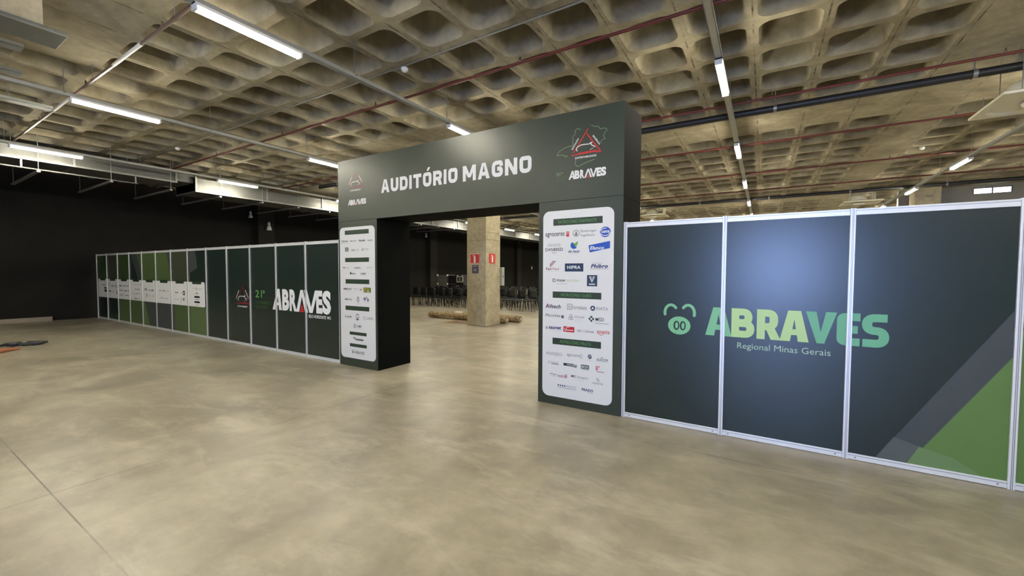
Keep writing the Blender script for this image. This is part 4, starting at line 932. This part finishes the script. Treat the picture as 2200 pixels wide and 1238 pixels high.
for xx in (-15.9, -15.56):
    b = MB(); b.box(xx-.06, xx+.06, 19.57, 19.6, 1.39, 1.44, wr); b.build('rack_latch', t)

# ------------------------------------------------------------------ rolls, floor marking, cables
def roll_mat():
    m = bpy.data.materials.new('printed_kraft_wrap'); m.use_nodes = True; nt = m.node_tree; bs = nt.nodes['Principled BSDF']; N = nt.nodes.new; L = nt.links.new
    tc = N('ShaderNodeTexCoord'); mp = N('ShaderNodeMapping'); mp.inputs['Scale'].default_value = (6, 9, 9); L(tc.outputs['Object'], mp.inputs[0])
    n = N('ShaderNodeTexNoise'); n.inputs['Scale'].default_value = 2.2; n.inputs['Detail'].default_value = 3; L(mp.outputs[0], n.inputs['Vector'])
    r = N('ShaderNodeValToRGB'); r.color_ramp.elements[0].position = .40; r.color_ramp.elements[0].color = (.13, .085, .04, 1); r.color_ramp.elements[1].position = .52; r.color_ramp.elements[1].color = (.36, .25, .115, 1)
    L(n.outputs['Fac'], r.inputs[0]); L(r.outputs[0], bs.inputs['Base Color']); bs.inputs['Roughness'].default_value = .5
    return m
M_ROLL = roll_mat()
def roll(x0, x1, y0, y1, r, label, tags, core):
    t = thing('wrapped_roll', label, 'roll', ((x0+x1)/2, (y0+y1)/2, 0), 0, 'brown wrapped rolls on the floor')
    b = MB(); n = 24; pts = []; rsz = []
    for k in range(n+1):
        u = k/n; pts.append((x0+(x1-x0)*u, y0+(y1-y0)*u, r)); rsz.append(r*(1-.012*abs(math.sin(u*17)))*(0.86 if k in (0, n) else 1))
    b.tube(pts, r, M_ROLL, 18, True, rsz); b.build('wrap', t)
    for u0, u1, hi in tags:
        b = MB(); vs = []; fs = []; a0, a1 = ((30, 110) if hi else (-60, -25))
        for j in range(7):
            a = math.radians(a0+(a1-a0)*j/6)
            for u in (u0, u1): vs.append((x0+(x1-x0)*u, y0+(y1-y0)*u-math.cos(a)*(r+.004), r+math.sin(a)*(r+.004)))
        for j in range(6): fs.append((2*j, 2*j+1, 2*j+3, 2*j+2))
        b.add(vs, fs, mat('paper_tag', (.62, .56, .46), .6)); b.build('paper_tag', t)
    b = MB(); b.lathe([(r*.3, 0.0), (r*.34, .02), (r*.2, .021)], (x1, y1, r), M_WPAINT if core else M_PIPEBLK, 12, 'x'); b.build('core_end', t)
roll(-10.35, -6.98, 11.15, 11.08, .115, 'nearer long brown wrapped roll lying behind the column', [(.16, .36, False)], True)
roll(-9.95, -6.72, 11.55, 11.5, .115, 'farther long brown wrapped roll with a white tag on top', [(.16, .27, True)], True)
b = MB(); yl_ = mat('floor_yellow', (.40, .29, .08), .5); rd_ = mat('floor_red', (.16, .07, .04), .5)
b.add([(-8.95, 10.12, .002), (-7.83, 10.12, .002), (-7.83, 10.86, .002), (-8.95, 10.86, .002)], [(0, 1, 2, 3)], yl_)
b.add([(-8.85, 10.20, .003), (-7.83, 10.20, .003), (-7.83, 10.78, .003), (-8.85, 10.78, .003)], [(0, 1, 2, 3)], rd_)
tag(b.build('floor_marking', origin=(-8.4, 10.5, 0)), 'worn red square with yellow border painted beside the column', 'floor marking')
b = MB(); r_ = random.Random(2)
pts = [(-14.0, 1.70, .02), (-13.95, 1.80, .05), (-13.85, 1.90, .045), (-13.9, 1.98, .06), (-13.75, 2.02, .03), (-13.8, 2.10, .05), (-13.7, 2.16, .045), (-13.68, 2.25, .05), (-13.66, 2.36, .06)]
b.tube(pts, .03, mat('cable_black', (.015, .014, .016), .4), 10, True, [.02, .03, .045, .03, .035, .045, .05, .045, .02])
b.tube([(-13.95, 1.78, .03), (-13.7, 1.86, .02), (-13.75, 2.0, .03), (-13.6, 2.2, .025)], .015, MATS['cable_black'], 8)
tag(b.build('cable', origin=(-13.8, 2.0, 0)), 'black bundled cable lying on the floor at the left edge', 'cable')
b = MB(); b.tube([(-12.75, 1.30, .03), (-12.85, 1.50, .035), (-13.0, 1.65, .04), (-13.15, 1.80, .03), (-13.2, 1.88, .02)], .035, mat('hose_orange', (.42, .15, .07), .5), 10, True, [.04, .045, .045, .03, .012])
b.tube([(-12.95, 1.45, .03), (-13.1, 1.6, .03), (-13.25, 1.75, .02)], .03, MATS['hose_orange'], 8)
tag(b.build('hose', origin=(-13.0, 1.6, 0)), 'orange hose end on the floor in front of the black cable', 'hose')
b = MB(); b.box(-19.98, -19.86, -6.0, 3.55, 0, .14, mat('pale_plank', (.30, .25, .19), .6, noise=(3, .2)), .006)
tag(b.build('timber_plank', origin=(-19.9, -1.2, 0)), 'pale timber plank along the foot of the black wall', 'plank')
